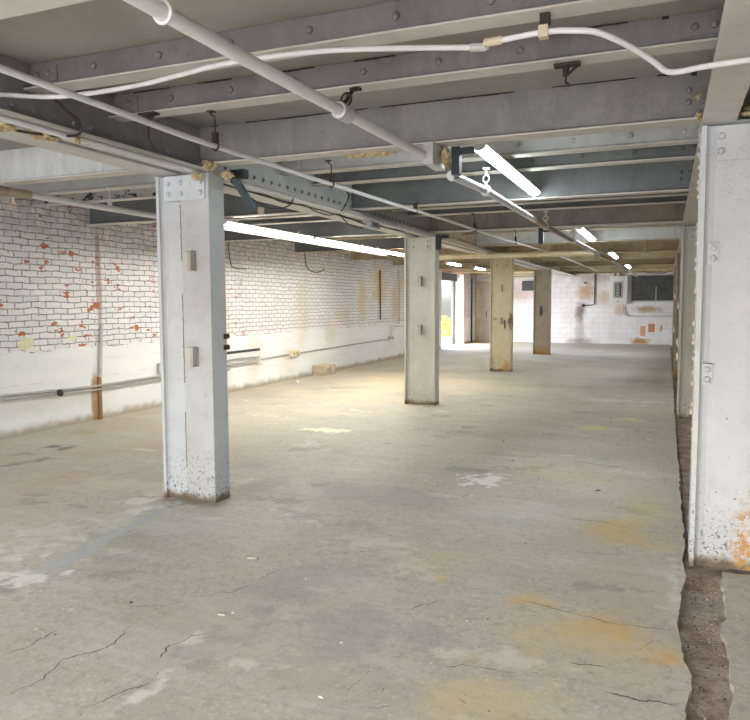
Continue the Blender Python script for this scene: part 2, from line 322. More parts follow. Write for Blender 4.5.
c = t.mix(t.math('MULTIPLY', t.step(t.noise(40, 3, 0.8), 0.7, 0.74), 0.6), c, (0.12, 0.1, 0.09))
c = t.mix(t.math('MULTIPLY', t.math('MULTIPLY', t.step(t.sep(t.P)[1], 9, 15), t.step(t.noise(1.7, 6, 0.7, off=(2, 2, 2)), 0.35, 0.6)), 0.6), c, (0.36, 0.25, 0.14))
t.bump(t.noise(12, 6), 0.3, 0.01); M['soffit'] = t.out(c, 0.8, 0, 0.2)
M['plainwall'] = solid('plain_white_wall_paint', (0.62, 0.62, 0.61), 0.8, 0, 0.08, 2)
M['glassblock'] = None
t = NT('grimy_dark_glass')
b = t.n.new('ShaderNodeTexBrick'); x, y, z = t.sep(t.P); t.put(b.inputs['Vector'], t.comb(x, z, 0))
b.inputs['Scale'].default_value = 1; b.inputs['Brick Width'].default_value = 0.4; b.inputs['Row Height'].default_value = 0.2; b.inputs['Mortar Size'].default_value = 0.012
c = t.mix(t.step(t.noise(2.5, 5), 0.3, 0.7), (0.022, 0.026, 0.026), (0.05, 0.055, 0.052)); c = t.mix(t.math('MULTIPLY', b.outputs['Fac'], 0.5), c, (0.07, 0.075, 0.07))
M['glassblock'] = t.out(c, 0.35, 0, 0.5)
t = NT('lawn_grass'); c = t.mix(t.noise(3, 6, 0.7), (0.16, 0.30, 0.04), (0.36, 0.48, 0.10)); t.bump(t.noise(30, 4), 0.6, 0.05); M['grass'] = t.out(c, 0.9)
M['leaf'] = solid('sunlit_leaf', (0.34, 0.50, 0.08), 0.6, 0, 0.3, 4)
M['pave'] = solid('pale_pavement', (0.6, 0.6, 0.58), 0.8)
t = NT('old_door_paint'); c = t.mix(t.step(t.noise(2.2, 6, 0.7), 0.4, 0.7), (0.56, 0.50, 0.49), (0.46, 0.38, 0.36)); M['doorpaint'] = t.out(c, 0.5)
M['chip'] = solid('pale_paint_chip', (0.72, 0.69, 0.60), 0.8)
M['debris'] = solid('dark_debris', (0.09, 0.075, 0.06), 0.9)
M['block'] = solid('crumbling_concrete_block', (0.50, 0.42, 0.30), 0.9, 0, 0.3, 14)
M['crack'] = solid('crack_shadow_dirt', (0.10, 0.082, 0.062), 0.95)
M['seamrust'] = solid('seam_rust', (0.30, 0.22, 0.13), 0.9, 0, 0.5, 60)
M['seam'] = solid('open_seam_shade', (0.035, 0.03, 0.028), 0.95)
M['peel'] = solid('cream_peeling_paint', (0.72, 0.68, 0.55), 0.7, 0, 0.25, 30)

# ------------------------------------------------------------------ mesh builder
class MB:
    def __init__(s): s.v = []; s.f = []; s.mi = []; s.sm = []
    def add(s, vs, fs, mi=0, smooth=False):
        k = len(s.v); s.v += [tuple(v) for v in vs]; s.f += [tuple(i+k for i in f) for f in fs]
        s.mi += [mi]*len(fs); s.sm += [smooth]*len(fs); return s
    def box(s, x0, x1, y0, y1, z0, z1, mi=0, m=None):
        vs = [Vector((x, y, z)) for z in (z0, z1) for y in (y0, y1) for x in (x0, x1)]
        if m is not None: vs = [m @ v for v in vs]
        return s.add(vs, [(0, 2, 3, 1), (4, 5, 7, 6), (0, 1, 5, 4), (2, 6, 7, 3), (0, 4, 6, 2), (1, 3, 7, 5)], mi)
    def prism(s, prof, axis, a, b, mi=0, smooth=False):
        """prof: 2-d outline; axis 'X': prof=(y,z); 'Y': prof=(x,z); 'Z': prof=(x,y)"""
        def P(p, q): return (q, p[0], p[1]) if axis == 'X' else (p[0], q, p[1]) if axis == 'Y' else (p[0], p[1], q)
        n = len(prof); vs = [P(p, a) for p in prof] + [P(p, b) for p in prof]
        s.add(vs, [(i, (i+1) % n, n+(i+1) % n, n+i) for i in range(n)], mi, smooth)
        s.add(vs, [tuple(range(n))[::-1], tuple(range(n, 2*n))], mi); return s
    def tube(s, pts, r, seg=10, mi=0, cap=True):
        pts = [Vector(p) for p in pts]; rings = []; n = len(pts); up = None
        for i, p in enumerate(pts):
            d = (pts[min(i+1, n-1)] - pts[max(i-1, 0)]).normalized()
            if up is None: up = d.orthogonal().normalized()
            up = (up - d*up.dot(d)).normalized(); sd = d.cross(up)
            rr = r[i] if isinstance(r, (list, tuple)) else r
            rings.append([p + (up*math.cos(2*math.pi*k/seg) + sd*math.sin(2*math.pi*k/seg))*rr for k in range(seg)])
        vs = [v for ring in rings for v in ring]
        fs = [(i*seg+k, i*seg+(k+1) % seg, (i+1)*seg+(k+1) % seg, (i+1)*seg+k) for i in range(n-1) for k in range(seg)]
        s.add(vs, fs, mi, True)
        if cap: s.add(rings[0], [tuple(range(seg))[::-1]], mi); s.add(rings[-1], [tuple(range(seg))], mi)
        return s
    def torus(s, c, R_, r, nrm=(0, 1, 0), seg=16, rs=6, mi=0):
        nrm = Vector(nrm).normalized(); a = nrm.orthogonal().normalized(); b = nrm.cross(a); c = Vector(c); vs = []
        for i in range(seg):
            t_ = 2*math.pi*i/seg; d = a*math.cos(t_)+b*math.sin(t_)
            for j in range(rs):
                u = 2*math.pi*j/rs; vs.append(c + d*(R_ + r*math.cos(u)) + nrm*r*math.sin(u))
        fs = [(i*rs+j, ((i+1) % seg)*rs+j, ((i+1) % seg)*rs+(j+1) % rs, i*rs+(j+1) % rs) for i in range(seg) for j in range(rs)]
        return s.add(vs, fs, mi, True)
    def lump(s, c, rad, seed=0, amp=0.35, sub=3, freq=2.5, mi=0):
        bm = bmesh.new(); bmesh.ops.create_icosphere(bm, subdivisions=sub, radius=1); c = Vector(c); rad = Vector(rad)
        vs = []
        for v in bm.verts:
            k = 1 + amp*mnoise.noise(v.co*freq + Vector((seed*3.1, seed, 1))) + amp*0.5*mnoise.noise(v.co*freq*3 + Vector((seed, 2, 1)))
            vs.append(c + Vector((v.co.x*rad.x, v.co.y*rad.y, v.co.z*rad.z))*k)
        fs = [tuple(v.index for v in f.verts) for f in bm.faces]; bm.free()
        return s.add(vs, fs, mi, True)
    def build(s, name, mats, parent=None, origin=None, bevel=0, flip=False):
        if origin is None: origin = Vector((0, 0, 0)) if parent is None else Vector(parent.location)
        origin = Vector(origin)
        me = bpy.data.meshes.new(name); me.from_pydata([Vector(v) - origin for v in s.v], [], s.f); me.update()
        bm = bmesh.new(); bm.from_mesh(me); bmesh.ops.recalc_face_normals(bm, faces=bm.faces); bm.to_mesh(me); bm.free()
        for m in (mats if isinstance(mats, (list, tuple)) else [mats]): me.materials.append(m)
        for p, mi, sm in zip(me.polygons, s.mi, s.sm): p.material_index = mi; p.use_smooth = sm
        o = bpy.data.objects.new(name, me); COL.objects.link(o)
        if parent is not None: o.parent = parent
        else: o.location = origin
        if bevel:
            b = o.modifiers.new('bevel', 'BEVEL'); b.width = bevel; b.segments = 2; b.limit_method = 'ANGLE'
        return o
def tag(o, label=None, cat=None, group=None, kind=None):
    if label: o['label'] = label
    if cat: o['category'] = cat
    if group: o['group'] = group
    if kind: o['kind'] = kind
    return o
def empty(name, loc, label, cat, group=None):
    o = bpy.data.objects.new(name, None); COL.objects.link(o); o.location = loc; o.empty_display_size = 0.1
    if cat in ('ceiling beam', 'girder', 'column'): o['kind'] = 'thing'
    return tag(o, label, cat, group)
def struct(mb, name, mat, label=None, origin=None):
    o = mb.build(name, mat, origin=origin); o['kind'] = 'structure'
    if label: o['label'] = label
    return o
ORD = ['first', 'second', 'third', 'fourth', 'fifth', 'sixth', 'seventh', 'eighth', 'ninth', 'tenth', 'eleventh', 'twelfth', 'thirteenth']

# ------------------------------------------------------------------ levels and rows
XL0, XL1 = -3.84, -3.33          # left column line, outer faces
XW = -7.33                        # left wall
XR0, XR1 = 0.16, 0.67             # right column line
YF = 29.2                         # far wall
Z_G = 2.63; Z_DEEP = 2.68; Z_SH = 2.82; Z_C = 2.98
BAY = 5.92
COLY = [4.78 + BAY*k for k in range(4)]
YB = -3.3; XE = 4.6

# ------------------------------------------------------------------ setting
def ragged(pts, step=0.03, amp=0.006, seed=1):
    rnd = random.Random(seed); out = []
    for a, b in zip(pts, pts[1:]):
        n = max(1, int(math.hypot(b[0]-a[0], b[1]-a[1])/step))
        for i in range(n):
            f = i/n; out.append((a[0]+(b[0]-a[0])*f + rnd.uniform(-amp, amp), a[1]+(b[1]-a[1])*f))
    out.append(pts[-1]); return out
LE = [(0.13, YB), (0.11, 1.0), (0.12, 2.2), (0.105, 2.966), (0.127, 3.108), (0.142, 3.224), (0.105, 3.39), (0.09, 3.79), (0.105, 4.138), (0.142, 4.46), (0.125, 4.75)]
LE = ragged(LE, 0.035, 0.007, 3) + ragged([(0.125, 4.80), (0.146, 5.1), (0.142, 7), (0.140, 10.5), (0.145, 16), (0.145, YF)], 0.07, 0.010, 5)
RE = ragged([(0.30, YB), (0.29, 1), (0.31, 2.2), (0.265, 2.978), (0.295, 3.142), (0.28, 3.34), (0.311, 3.504), (0.279, 3.781), (0.326, 4.007), (0.328, 4.405), (0.342, 4.60)], 0.035, 0.009, 7)

def stain_and_light_list():
    S = []
    Y1, Y2, W1 = (0.68, 0.42, 0.09), (0.68, 0.51, 0.21), (0.84, 0.81, 0.76)
    def st_(cx, cy, rx, ry, col, k=0.6, rot=0.0, amp=0.45, ns=2.6, soft=0.8): S.append((cx, cy, rx, ry, col, k, rot, amp, ns, soft))
    # broad mottling of the slab
    rnd = random.Random(31)
    for i in range(150):
        y = 1.9 + 26*rnd.random()**1.6; x = rnd.uniform(-7.2, 0.1); r = rnd.uniform(.12, .55)*(1+y*.06)
        st_(x, y, r*rnd.uniform(.8, 1.8), r*rnd.uniform(.4, .9), rnd.choice([(0.64, 0.60, 0.54), (0.36, 0.32, 0.27), (0.33, 0.32, 0.30), (0.50, 0.42, 0.33), (0.62, 0.56, 0.48), (0.40, 0.37, 0.33)]), rnd.uniform(.25, .55), rnd.uniform(-.4, .4), .8, 2.2/r**.5, .7)
    for i in range(120):
        y = 2.0 + 12*rnd.random()**1.4; x = rnd.uniform(-6.5, 0.05); r = rnd.uniform(.03, .12)*(1+y*.05)
        st_(x, y, r*rnd.uniform(.8, 2.4), r*.7, rnd.choice([(0.72, 0.68, 0.61), (0.74, 0.70, 0.62), (0.24, 0.21, 0.18)]), rnd.uniform(.35, .8), rnd.uniform(-.5, .5), 1.1, 9, .4)
    for (x, y, rx, ry, c, k, rot, am, ns) in [(-.22, 3.64, .20, .16, Y1, .85, .1, .7, 5), (-.32, 3.45, .42, .40, Y2, .7, .3, .6, 3), (.02, 3.42, .09, .17, Y1, .75, 0, .7, 6), (-.64, 3.80, .13, .12, Y1, .7, 0, .8, 7), (-1.2, 3.94, .04, .13, Y1, .8, .75, .5, 5),
                                 (-.30, 5.2, .40, .40, Y1, .6, .2, .7, 3), (-.12, 5.8, .25, .6, Y2, .45, 0, .6, 3), (-.62, 2.75, .35, .35, Y2, .55, .3, .7, 4), (-1.3, 4.3, .3, .3, Y2, .3, 0, .7, 3), (-.8, 6.8, .6, .35, Y2, .35, 0, .6, 3),
                                 (-.79, 9.5, .26, .16, (.80, .72, .24), .9, 0, .5, 5), (-.43, 10.35, .2, .14, (.80, .72, .26), .8, 0, .5, 5), (.3, 2.9, .1, .4, Y1, .6, 0, .6, 5)]:
        st_(x, y, rx*1.25, ry*1.25, c, k, rot, am*.75, ns*1.3, 1.0)
    st_(-1.54, 6.28, .17, .20, W1, .95, 0, 1.2, 11, .2); st_(-1.45, 6.42, .10, .12, W1, .9, 0, 1.2, 13, .2); st_(-1.69, 6.68, .26, .13, (.24, .23, .21), .7, .2, .8, 6)
    st_(-3.92, 8.15, .33, .20, (.92, .86, .68), 1.0, 0, .5, 5, .25); st_(-6.33, 6.08, .26, .12, (.10, .105, .11), .9, 0, .9, 6, .5); st_(-6.05, 5.3, .45, .09, (.17, .15, .13), .75, 1.2, .9, 5)
    st_(-6.77, 6.95, .30, .20, (.42, .28, .14), .7, .3, .7, 5); st_(-6.0, 4.9, .9, .12, (.40, .45, .48), .8, 1.2, .5, 3); st_(-5.3, 6.3, .18, .05, W1, .9, .1, .6, 8, .3)
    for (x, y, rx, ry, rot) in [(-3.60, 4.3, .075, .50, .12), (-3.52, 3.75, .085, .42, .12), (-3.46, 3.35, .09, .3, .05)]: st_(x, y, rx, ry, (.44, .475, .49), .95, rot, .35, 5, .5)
    for (x, y, rx, ry, k) in [(-3.42, 3.05, .12, .12, .95), (-3.6, 2.95, .2, .09, .9), (-3.30, 3.25, .05, .12, .9), (-3.96, 4.66, .22, .2, .75), (-3.75, 4.5, .12, .16, .6), (-3.95, 3.6, .25, .35, .35), (-2.0, 2.5, .06, .25, .7), (-1.75, 4.35, .3, .1, .4)]: st_(x, y, rx, ry, (.82, .79, .73), k, .1, 1.1, 9, .4)
    st_(-4.5, 5.0, .95, .22, (.66, .58, .46), .7, .05, .8, 4); st_(-5.1, 4.9, .5, .6, (.50, .37, .27), .6, 0, .6, 3); st_(-5.2, 6.5, 1.1, .7, (.48, .36, .27), .6, 0, .5, 2.5); st_(-4.9, 3.9, .6, .6, (.50, .39, .30), .5, 0, .6, 3)
    st_(-1.97, 3.55, .28, .55, (.33, .33, .31), .6, -.35, .6, 3); st_(-1.95, 2.8, .16, .4, (.30, .28, .25), .55, -.2, .8, 5); st_(-1.2, 4.6, .7, .3, (.36, .35, .32), .4, .1, .6, 3); st_(-1.4, 5.2, .9, .25, (.35, .34, .31), .35, -.1, .6, 3)
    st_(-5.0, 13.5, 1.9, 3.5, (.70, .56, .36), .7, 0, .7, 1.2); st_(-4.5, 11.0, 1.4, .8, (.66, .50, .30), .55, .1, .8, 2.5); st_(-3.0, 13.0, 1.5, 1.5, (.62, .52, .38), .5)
    st_(-3.5, 23.0, 3.5, 5.0, (.78, .76, .76), .8, 0, .35, 1.0); st_(-2.0, 16, 1.8, 1.4, (.68, .64, .60), .5, 0, .7, 1.5); st_(-.6, 15.5, .9, .5, (.36, .22, .15), .6, 0, .8, 2.5); st_(-.7, 18.5, 1.2, .5, (.34, .25, .22), .5, 0, .8, 2); st_(-1.4, 21, 1.5, 1.5, (.60, .50, .46), .5)  # first patch tints the far floor pale for the daylight falling there
    for k in range(4): st_(-3.58, 4.80+5.92*k, .33, .20, (.24, .17, .10), .75, 0, .9, 9, .5)
    st_(.08, 4.3, .05, .5, (.80, .77, .72), .6, 0, .8, 9)
    return S
CRACKS = [([(-2.48, 2.028), (-2.436, 2.205), (-2.5, 2.356), (-2.387, 2.532), (-2.447, 2.779)], .0045, .02), ([(-2.121, 2.092), (-2.0, 2.377), (-2.134, 2.632), (-2.097, 2.788), (-1.92, 2.892)], .0045, .025), ([(-1.189, 2.604), (-1.157, 2.81)], .004, .02),
          ([(-0.783, 3.805), (-0.5, 3.74), (-0.244, 3.658), (0.102, 3.7)], .0035, .02), ([(-0.365, 3.179), (-0.209, 3.193)], .006, .02), ([(-0.42, 4.69), (-0.254, 4.681)], .006, .015), ([(-0.218, 2.996), (-0.062, 2.977), (0.106, 3.005)], .005, .02),
          ([(-0.159, 3.339), (-0.014, 3.553)], .003, .02), ([(-0.833, 2.753), (-0.689, 2.69)], .004, .02), ([(-1.207, 3.444), (-1.098, 3.624)], .003, .02), ([(-2.074, 3.991), (-1.462, 4.371)], .0025, .03), ([(-2.797, 2.298), (-2.745, 2.391), (-2.76, 2.6)], .004, .02),
          ([(-2.6, 2.9), (-2.2, 3.3), (-2.1, 3.8)], .0028, .04), ([(-0.9, 2.95), (-0.45, 3.05)], .003, .03), ([(-1.3, 2.35), (-0.95, 2.6)], .003, .03), ([(-3.3, 8.9), (-1.5, 9.9), (0, 10.9)], .006, .05), ([(-1.6, 9.0), (0, 8.3)], .005, .06), ([(-1.0, 5.5), (0.05, 5.25)], .003, .03), ([(-0.9, 7.4), (-0.2, 7.2)], .007, .03), ([(-5.6, 4.7), (-4.3, 5.6)], .003, .06)]

def grid_floor(name, mat, label):
    import bisect
    ys = [YB, 0.0, 1.5]; y = 1.9
    while y < YF: ys.append(y); y += max(.022, .0075*y)
    ys.append(YF+.02); nX = 280
    LEy = sorted(LE, key=lambda p: p[1]); ly = [p[1] for p in LEy]
    def edge(y):
        i = min(max(bisect.bisect_left(ly, y), 1), len(ly)-1); a, b = LEy[i-1], LEy[i]
        return a[0] + (b[0]-a[0])*max(0, min(1, (y-a[1])/max(1e-6, b[1]-a[1])))
    vs = []; cols = []
    for y in ys:
        xe = edge(y)
        for i in range(nX+1): vs.append((XW-.02 + (xe-XW+.02)*(i/nX)**.8, y, 0.0))
    nv = len(vs); col = [[0, 0, 0] for _ in vs]; al = [0.0]*nv; n1 = nX+1
    for (cx, cy, rx, ry, cc, k, rot, amp, ns, soft) in stain_and_light_list():
        ca, sa = math.cos(rot), math.sin(rot); rm = max(rx, ry)*(1+amp)
        for j, y in enumerate(ys):
            if abs(y-cy) > rm: continue
            for i in range(n1):
                q = j*n1+i; x = vs[q][0]
                if abs(x-cx) > rm: continue
                dx, dy = x-cx, y-cy; u = (dx*ca+dy*sa)/rx; v = (-dx*sa+dy*ca)/ry
                l = math.hypot(u, v)
                if l > 1+amp: continue
                l += amp*1.1*mnoise.fractal(Vector((x*ns+cx, y*ns, cy)), .7, 2.1, 5)
                m = (1-l)/soft; m = max(0, min(1, m)); m = m*m*(3-2*m)*k
                if m <= 0: continue
                A = al[q]; na = m + A*(1-m); c0 = col[q]
                col[q] = [(cc[e]*m + c0[e]*A*(1-m))/na for e in range(3)]; al[q] = na
    fs = [(j*n1+i, j*n1+i+1, (j+1)*n1+i+1, (j+1)*n1+i) for j in range(len(ys)-1) for i in range(nX)]
    # skirt along the broken edge
    k0 = len(vs)
    for j, y in enumerate(ys): vs.append((vs[j*n1+nX][0]-.004, y, -.05)); col.append([0, 0, 0]); al.append(0)
    fs += [(j*n1+nX, k0+j, k0+j+1, (j+1)*n1+nX) for j in range(len(ys)-1)]
    mb = MB(); mb.add(vs, fs)
    xr = 0.0; o = mb.build(name, mat); me = o.data
    at = me.color_attributes.new('stain', 'FLOAT_COLOR', 'POINT')
    buf = []
    for c_, a_ in zip(col, al): buf += [*c_, a_]
    at.data.foreach_set('color', buf)
    o['kind'] = 'structure'; o['label'] = label; return o
grid_floor('floor', M['floor'], 'worn stained concrete floor slab with cracks')
mb = MB(); mb.box(XW-0.62, XW-0.02, 24.2, 27.25, -0.05, 0.0)
mb.prism([(XE, YB)] + RE + [(0.342, 4.62), (0.72, 4.62), (0.72, 24), (XE, 24)], 'Z', -0.05, 0.001)
struct(mb, 'floor_slab_right', M['slab'], 'pale concrete slab right of the rubble strip')
mb = MB()
for ci, (pts, w, amp) in enumerate(CRACKS):      # crevices: thin ragged strips laid over the slab, coloured for shadow and dirt inside
    seglen = [math.hypot(q[0]-p[0], q[1]-p[1]) for p, q in zip(pts, pts[1:])]; L = sum(seglen); n = int(L/.006); row = []
    for i in range(n+1):
        d = L*i/n; k = 0
        while k < len(seglen)-1 and d > seglen[k]: d -= seglen[k]; k += 1
        f = min(1, d/seglen[k]); p, q = pts[k], pts[k+1]; ux, uy = (q[0]-p[0])/seglen[k], (q[1]-p[1])/seglen[k]
        x, y = p[0]+(q[0]-p[0])*f, p[1]+(q[1]-p[1])*f; t_ = i/n; e = min(1, t_*6, (1-t_)*6)
        j1 = Vector((mnoise.fractal(Vector((x*7, y*7, ci)), .6, 2.2, 6), mnoise.fractal(Vector((x*7, y*7, ci+9)), .6, 2.2, 6), 0))*amp
        g = mnoise.noise(Vector((x*9, y*9, ci)))
        row.append((x+j1.x, y+j1.y, w*.75*e*max(0.0, min(1.4, .75+1.5*g))*(1+.6*mnoise.noise(Vector((x*70, y*70, ci)))), ux, uy))
    for p, q in zip(row, row[1:]):
        if p[2] < .0004 and q[2] < .0004: continue
        ux, uy = p[3], p[4]
        mb.add([(p[0]-uy*p[2], p[1]+ux*p[2], .0012), (p[0]+uy*p[2], p[1]-ux*p[2], .0012), (q[0]+uy*q[2], q[1]-ux*q[2], .0012), (q[0]-uy*q[2], q[1]+ux*q[2], .0012)], [(0, 1, 2, 3)])
struct(mb, 'floor_crack', M['crack'], 'dark cracks running through the concrete floor')
mb = MB()
nx, ny = 10, 70
vs = []; fs = []
for j in range(ny+1):
    for i in range(nx+1):
        x = 0.04 + 0.36*i/nx; y = 1.6 + 3.3*j/ny
        vs.append((x, y, -0.034 + 0.016*mnoise.noise(Vector((x*9, y*6, 0))) + 0.01*mnoise.noise(Vector((x*30, y*30, 3)))))
for j in range(ny):
    for i in range(nx):
        k = j*(nx+1)+i; fs.append((k, k+1, k+nx+2, k+nx+1))
mb.add(vs, fs, 0, True); mb.box(-8.2, XE, YB, YF+0.1, -0.12, -0.052)
struct(mb, 'floor_trench', M['trench'], 'brown rubble strip in the gap between the floor slabs')
mb = MB(); mb.box(XW-0.5, XE, YB, YF+0.3, Z_C+0.006, Z_C+0.2)
struct(mb, 'ceiling', M['soffit'], 'painted concrete soffit above the beams')
mb = MB(); t0, t1 = XW-0.46, XW
mb.box(t0, t1, YB, 24.3, -0.05, Z_C+0.006); mb.box(t0, t1, 24.3, 27.25, 2.74, Z_C+0.006)
mb.box(t0, t1, 27.25, YF+0.2, -0.05, Z_C+0.006)
struct(mb, 'wall_left', [M['brick']], 'white painted brick wall above a smooth concrete base')
mb = MB(); mb.box(XW-0.44, XW-0.004, 27.235, 27.25, 0.0, 2.74)
struct(mb, 'trim_1', M['brick_reveal'], 'daylit white brick reveal of the far left doorway')
mb = MB(); mb.box(XW-0.46, XE, YF, YF+0.2, -0.05, Z_C+0.006)
struct(mb, 'wall_far', M['far'], 'stained white block end wall')
mb = MB(); mb.box(XE, XE+0.2, YB, YF, -0.05, Z_C+0.006)
struct(mb, 'wall_right', M['plainwall'], 'plain side wall of the right hand aisle')
mb = MB(); mb.box(XW, -5.9, YB-0.2, YB, -0.05, Z_C+0.006); mb.box(1.5, XE, YB-0.2, YB, -0.05, Z_C+0.006); mb.box(-5.9, 1.5, YB-0.2, YB, 2.6, Z_C+0.006)
struct(mb, 'wall_rear', M['plainwall'], 'rear wall with the wide loading opening')
mb = MB(); mb.box(-60, XW-0.62, -10, 70, -0.35, -0.10); mb.box(-60, 60, -60, YB-0.2, -0.35, -0.10)
struct(mb, 'ground_outside', M['pave'], 'pale paved ground outside the doorway')

# doorway on the left wall: opening frame, header box
root = empty('doorway_frame', (XW-0.4, 25.8, 0), 'dark metal frame around the bright open doorway in the far left wall', 'door frame')
MB().box(XW-0.46, XW-0.36, 27.08, 27.23, 0, 2.72).build('frame_post', M['dark'], root)
MB().box(XW-0.46, XW-0.36, 24.32, 24.44, 0, 2.72).build('frame_post', M['dark'], root)
MB().box(XW-0.46, XW-0.22, 24.44, 27.08, 2.44, 2.72).build('header_box', M['dark'], root)
root = empty('corner_angle', (XW, 27.3, 0), 'rust orange steel angle trimming the corner of the far left doorway', 'door trim')
MB().box(XW+0.001, XW+0.012, 27.22, 27.32, 0, 2.76).build('upright', M['orange'], root)
MB().box(XW+0.001, XW+0.012, 24.3, 27.22, 2.70, 2.76).build('lintel_strip', M['orange'], root)

# garden bush outside the door
def bush(name, c, r, n, label, seed):
    rnd = random.Random(seed); mb = MB()
    for i in range(n):
        a = rnd.uniform(0, 6.28); e = rnd.uniform(-0.4, 1.5); q = r*rnd.uniform(0.6, 1.0)
        p = Vector((c[0]+q*math.cos(a)*math.cos(e), c[1]+q*math.sin(a)*math.cos(e), max(0.05, c[2]+q*math.sin(e))))
        d = Vector((rnd.uniform(-1, 1), rnd.uniform(-1, 1), rnd.uniform(-.3, 1))).normalized(); s2 = d.orthogonal().normalized()
        L = 0.10; mb.add([p, p+d*L*.5+s2*L*.3, p+d*L, p+d*L*.5-s2*L*.3], [(0, 1, 2, 3)])
    root = empty(name, (c[0], c[1], -0.1), label, 'bush')
    mb.build('foliage', M['leaf'], root)
    st = MB()
    for i in range(6):
        a = i*1.05; st.tube([(c[0], c[1], -0.1), (c[0]+.2*math.cos(a), c[1]+.2*math.sin(a), c[2]*.6), (c[0]+.5*r*math.cos(a), c[1]+.5*r*math.sin(a), c[2]+.3*r)], [.02, .015, .006], 6)
    st.build('stems', M['rusty'], root)
bush('garden_bush', (-9.95, 32.7, 0.15), 0.85, 4200, 'yellow green leafy bush outside the far left doorway', 3)
bush('garden_bush.001', (-11.6, 35.5, 0.3), 1.0, 3200, 'farther green bush behind the one outside the doorway', 4)

# far wall door, window
root = empty('door_1', (-6.9, YF-0.03, 0), 'pinkish white panelled door in the far left corner of the end wall', 'door'); root['kind'] = 'structure'
d0, d1, dz = -7.16, -6.42, 2.36
MB().box(d0, d1, YF-0.045, YF-0.01, 0.01, dz).build('door_leaf', M['doorpaint'], root, bevel=0.004)
for z0, z1 in ((0.14, 0.92), (1.24, 2.24)):
    mb = MB(); 
    for a in ((d0+.1, d0+.125, z0, z1), (d1-.125, d1-.1, z0, z1), (d0+.125, d1-.125, z0, z0+.025), (d0+.125, d1-.125, z1-.025, z1)): mb.box(a[0], a[1], YF-0.057, YF-0.045, a[2], a[3])
    mb.build('panel_moulding', M['doorpaint'], root)
mb = MB(); mb.box(d0-.13, d0, YF-0.07, YF-0.005, 0, dz+.13); mb.box(d1, d1+.13, YF-0.07, YF-0.005, 0, dz+.13); mb.box(d0, d1, YF-0.07, YF-0.005, dz, dz+.13)
mb.build('door_casing', M['pipe_cream'], root)
hd = MB().tube([(-6.86, YF-.045, 1.02), (-6.86, YF-.10, 1.05), (-6.86, YF-.10, 1.22), (-6.86, YF-.045, 1.25)], .014, 6).build('door_handle', M['dark'], root)
MB().box(-6.80, -6.74, YF-.06, YF-.045, 1.12, 1.5).build('push_plate', M['greybox'], root)

root = empty('window_1', (-0.4, YF-.02, 1.62), 'dark grimy block window in the end wall beside the white panel', 'window'); root['kind'] = 'structure'
w0, w1, z0, z1 = -1.27, 0.85, 1.66, 2.60
MB().box(w0, w1, YF-.012, YF-.002, z0, z1).build('window_pane', M['glassblock'], root)
mb = MB()
for x in (-0.40, 0.30): mb.box(x-.014, x+.014, YF-.03, YF-.012, z0 if x > 0 else z0, z1 if x > 0 else z0+.52)
mb.build('window_mullion', M['greybox'], root)
mb = MB(); mb.box(w0-.04, w0, YF-.03, YF-.001, z0-.04, z1+.04); mb.box(w0, w1, YF-.03, YF-.001, z0-.04, z0); mb.box(w0, w1, YF-.03, YF-.001, z1, z1+.04); mb.build('window_frame', M['greybox'], root)

# ------------------------------------------------------------------ rivets and bolts
def rivet_mesh(name, r, h, mat, axis):
    mb = MB(); n = 10; vs = [(0, 0, 0)]; rings = [(1, 0), (0.92, .45), (0.62, .85)]
    vs = []
    for q, k in rings: vs += [(q*r*math.cos(2*math.pi*i/n), q*r*math.sin(2*math.pi*i/n), h*k) for i in range(n)]
    vs.append((0, 0, h)); fs = []
    for j in range(2):
        fs += [(j*n+i, j*n+(i+1) % n, (j+1)*n+(i+1) % n, (j+1)*n+i) for i in range(n)]
    fs += [(2*n+i, 2*n+(i+1) % n, 3*n) for i in range(n)]; fs.append(tuple(range(n))[::-1])
    rot = {'-Y': Matrix.Rotation(R(90), 4, 'X'), '+X': Matrix.Rotation(R(90), 4, 'Y'), '-Z': Matrix.Rotation(R(180), 4, 'X')}[axis]
    vs = [rot @ Vector(v) for v in vs]
    me = bpy.data.meshes.new(name); me.from_pydata(vs, [], fs); me.update(); me.materials.append(mat)
    for p in me.polygons: p.use_smooth = True
    return me
RM = {}
def rivet(parent, loc, kind='beam', axis='-Y', r=0.021, h=0.016, name='rivet'):
    key = (kind, axis, r)
    if key not in RM: RM[key] = rivet_mesh('rivet', r, h, M[kind], axis)
    o = bpy.data.objects.new(name, RM[key]); COL.objects.link(o); o.parent = parent
    pl = Vector((0, 0, 0)); q = parent
    while q is not None: pl += Vector(q.location); q = q.parent
    o.location = Vector(loc) - pl
    return o

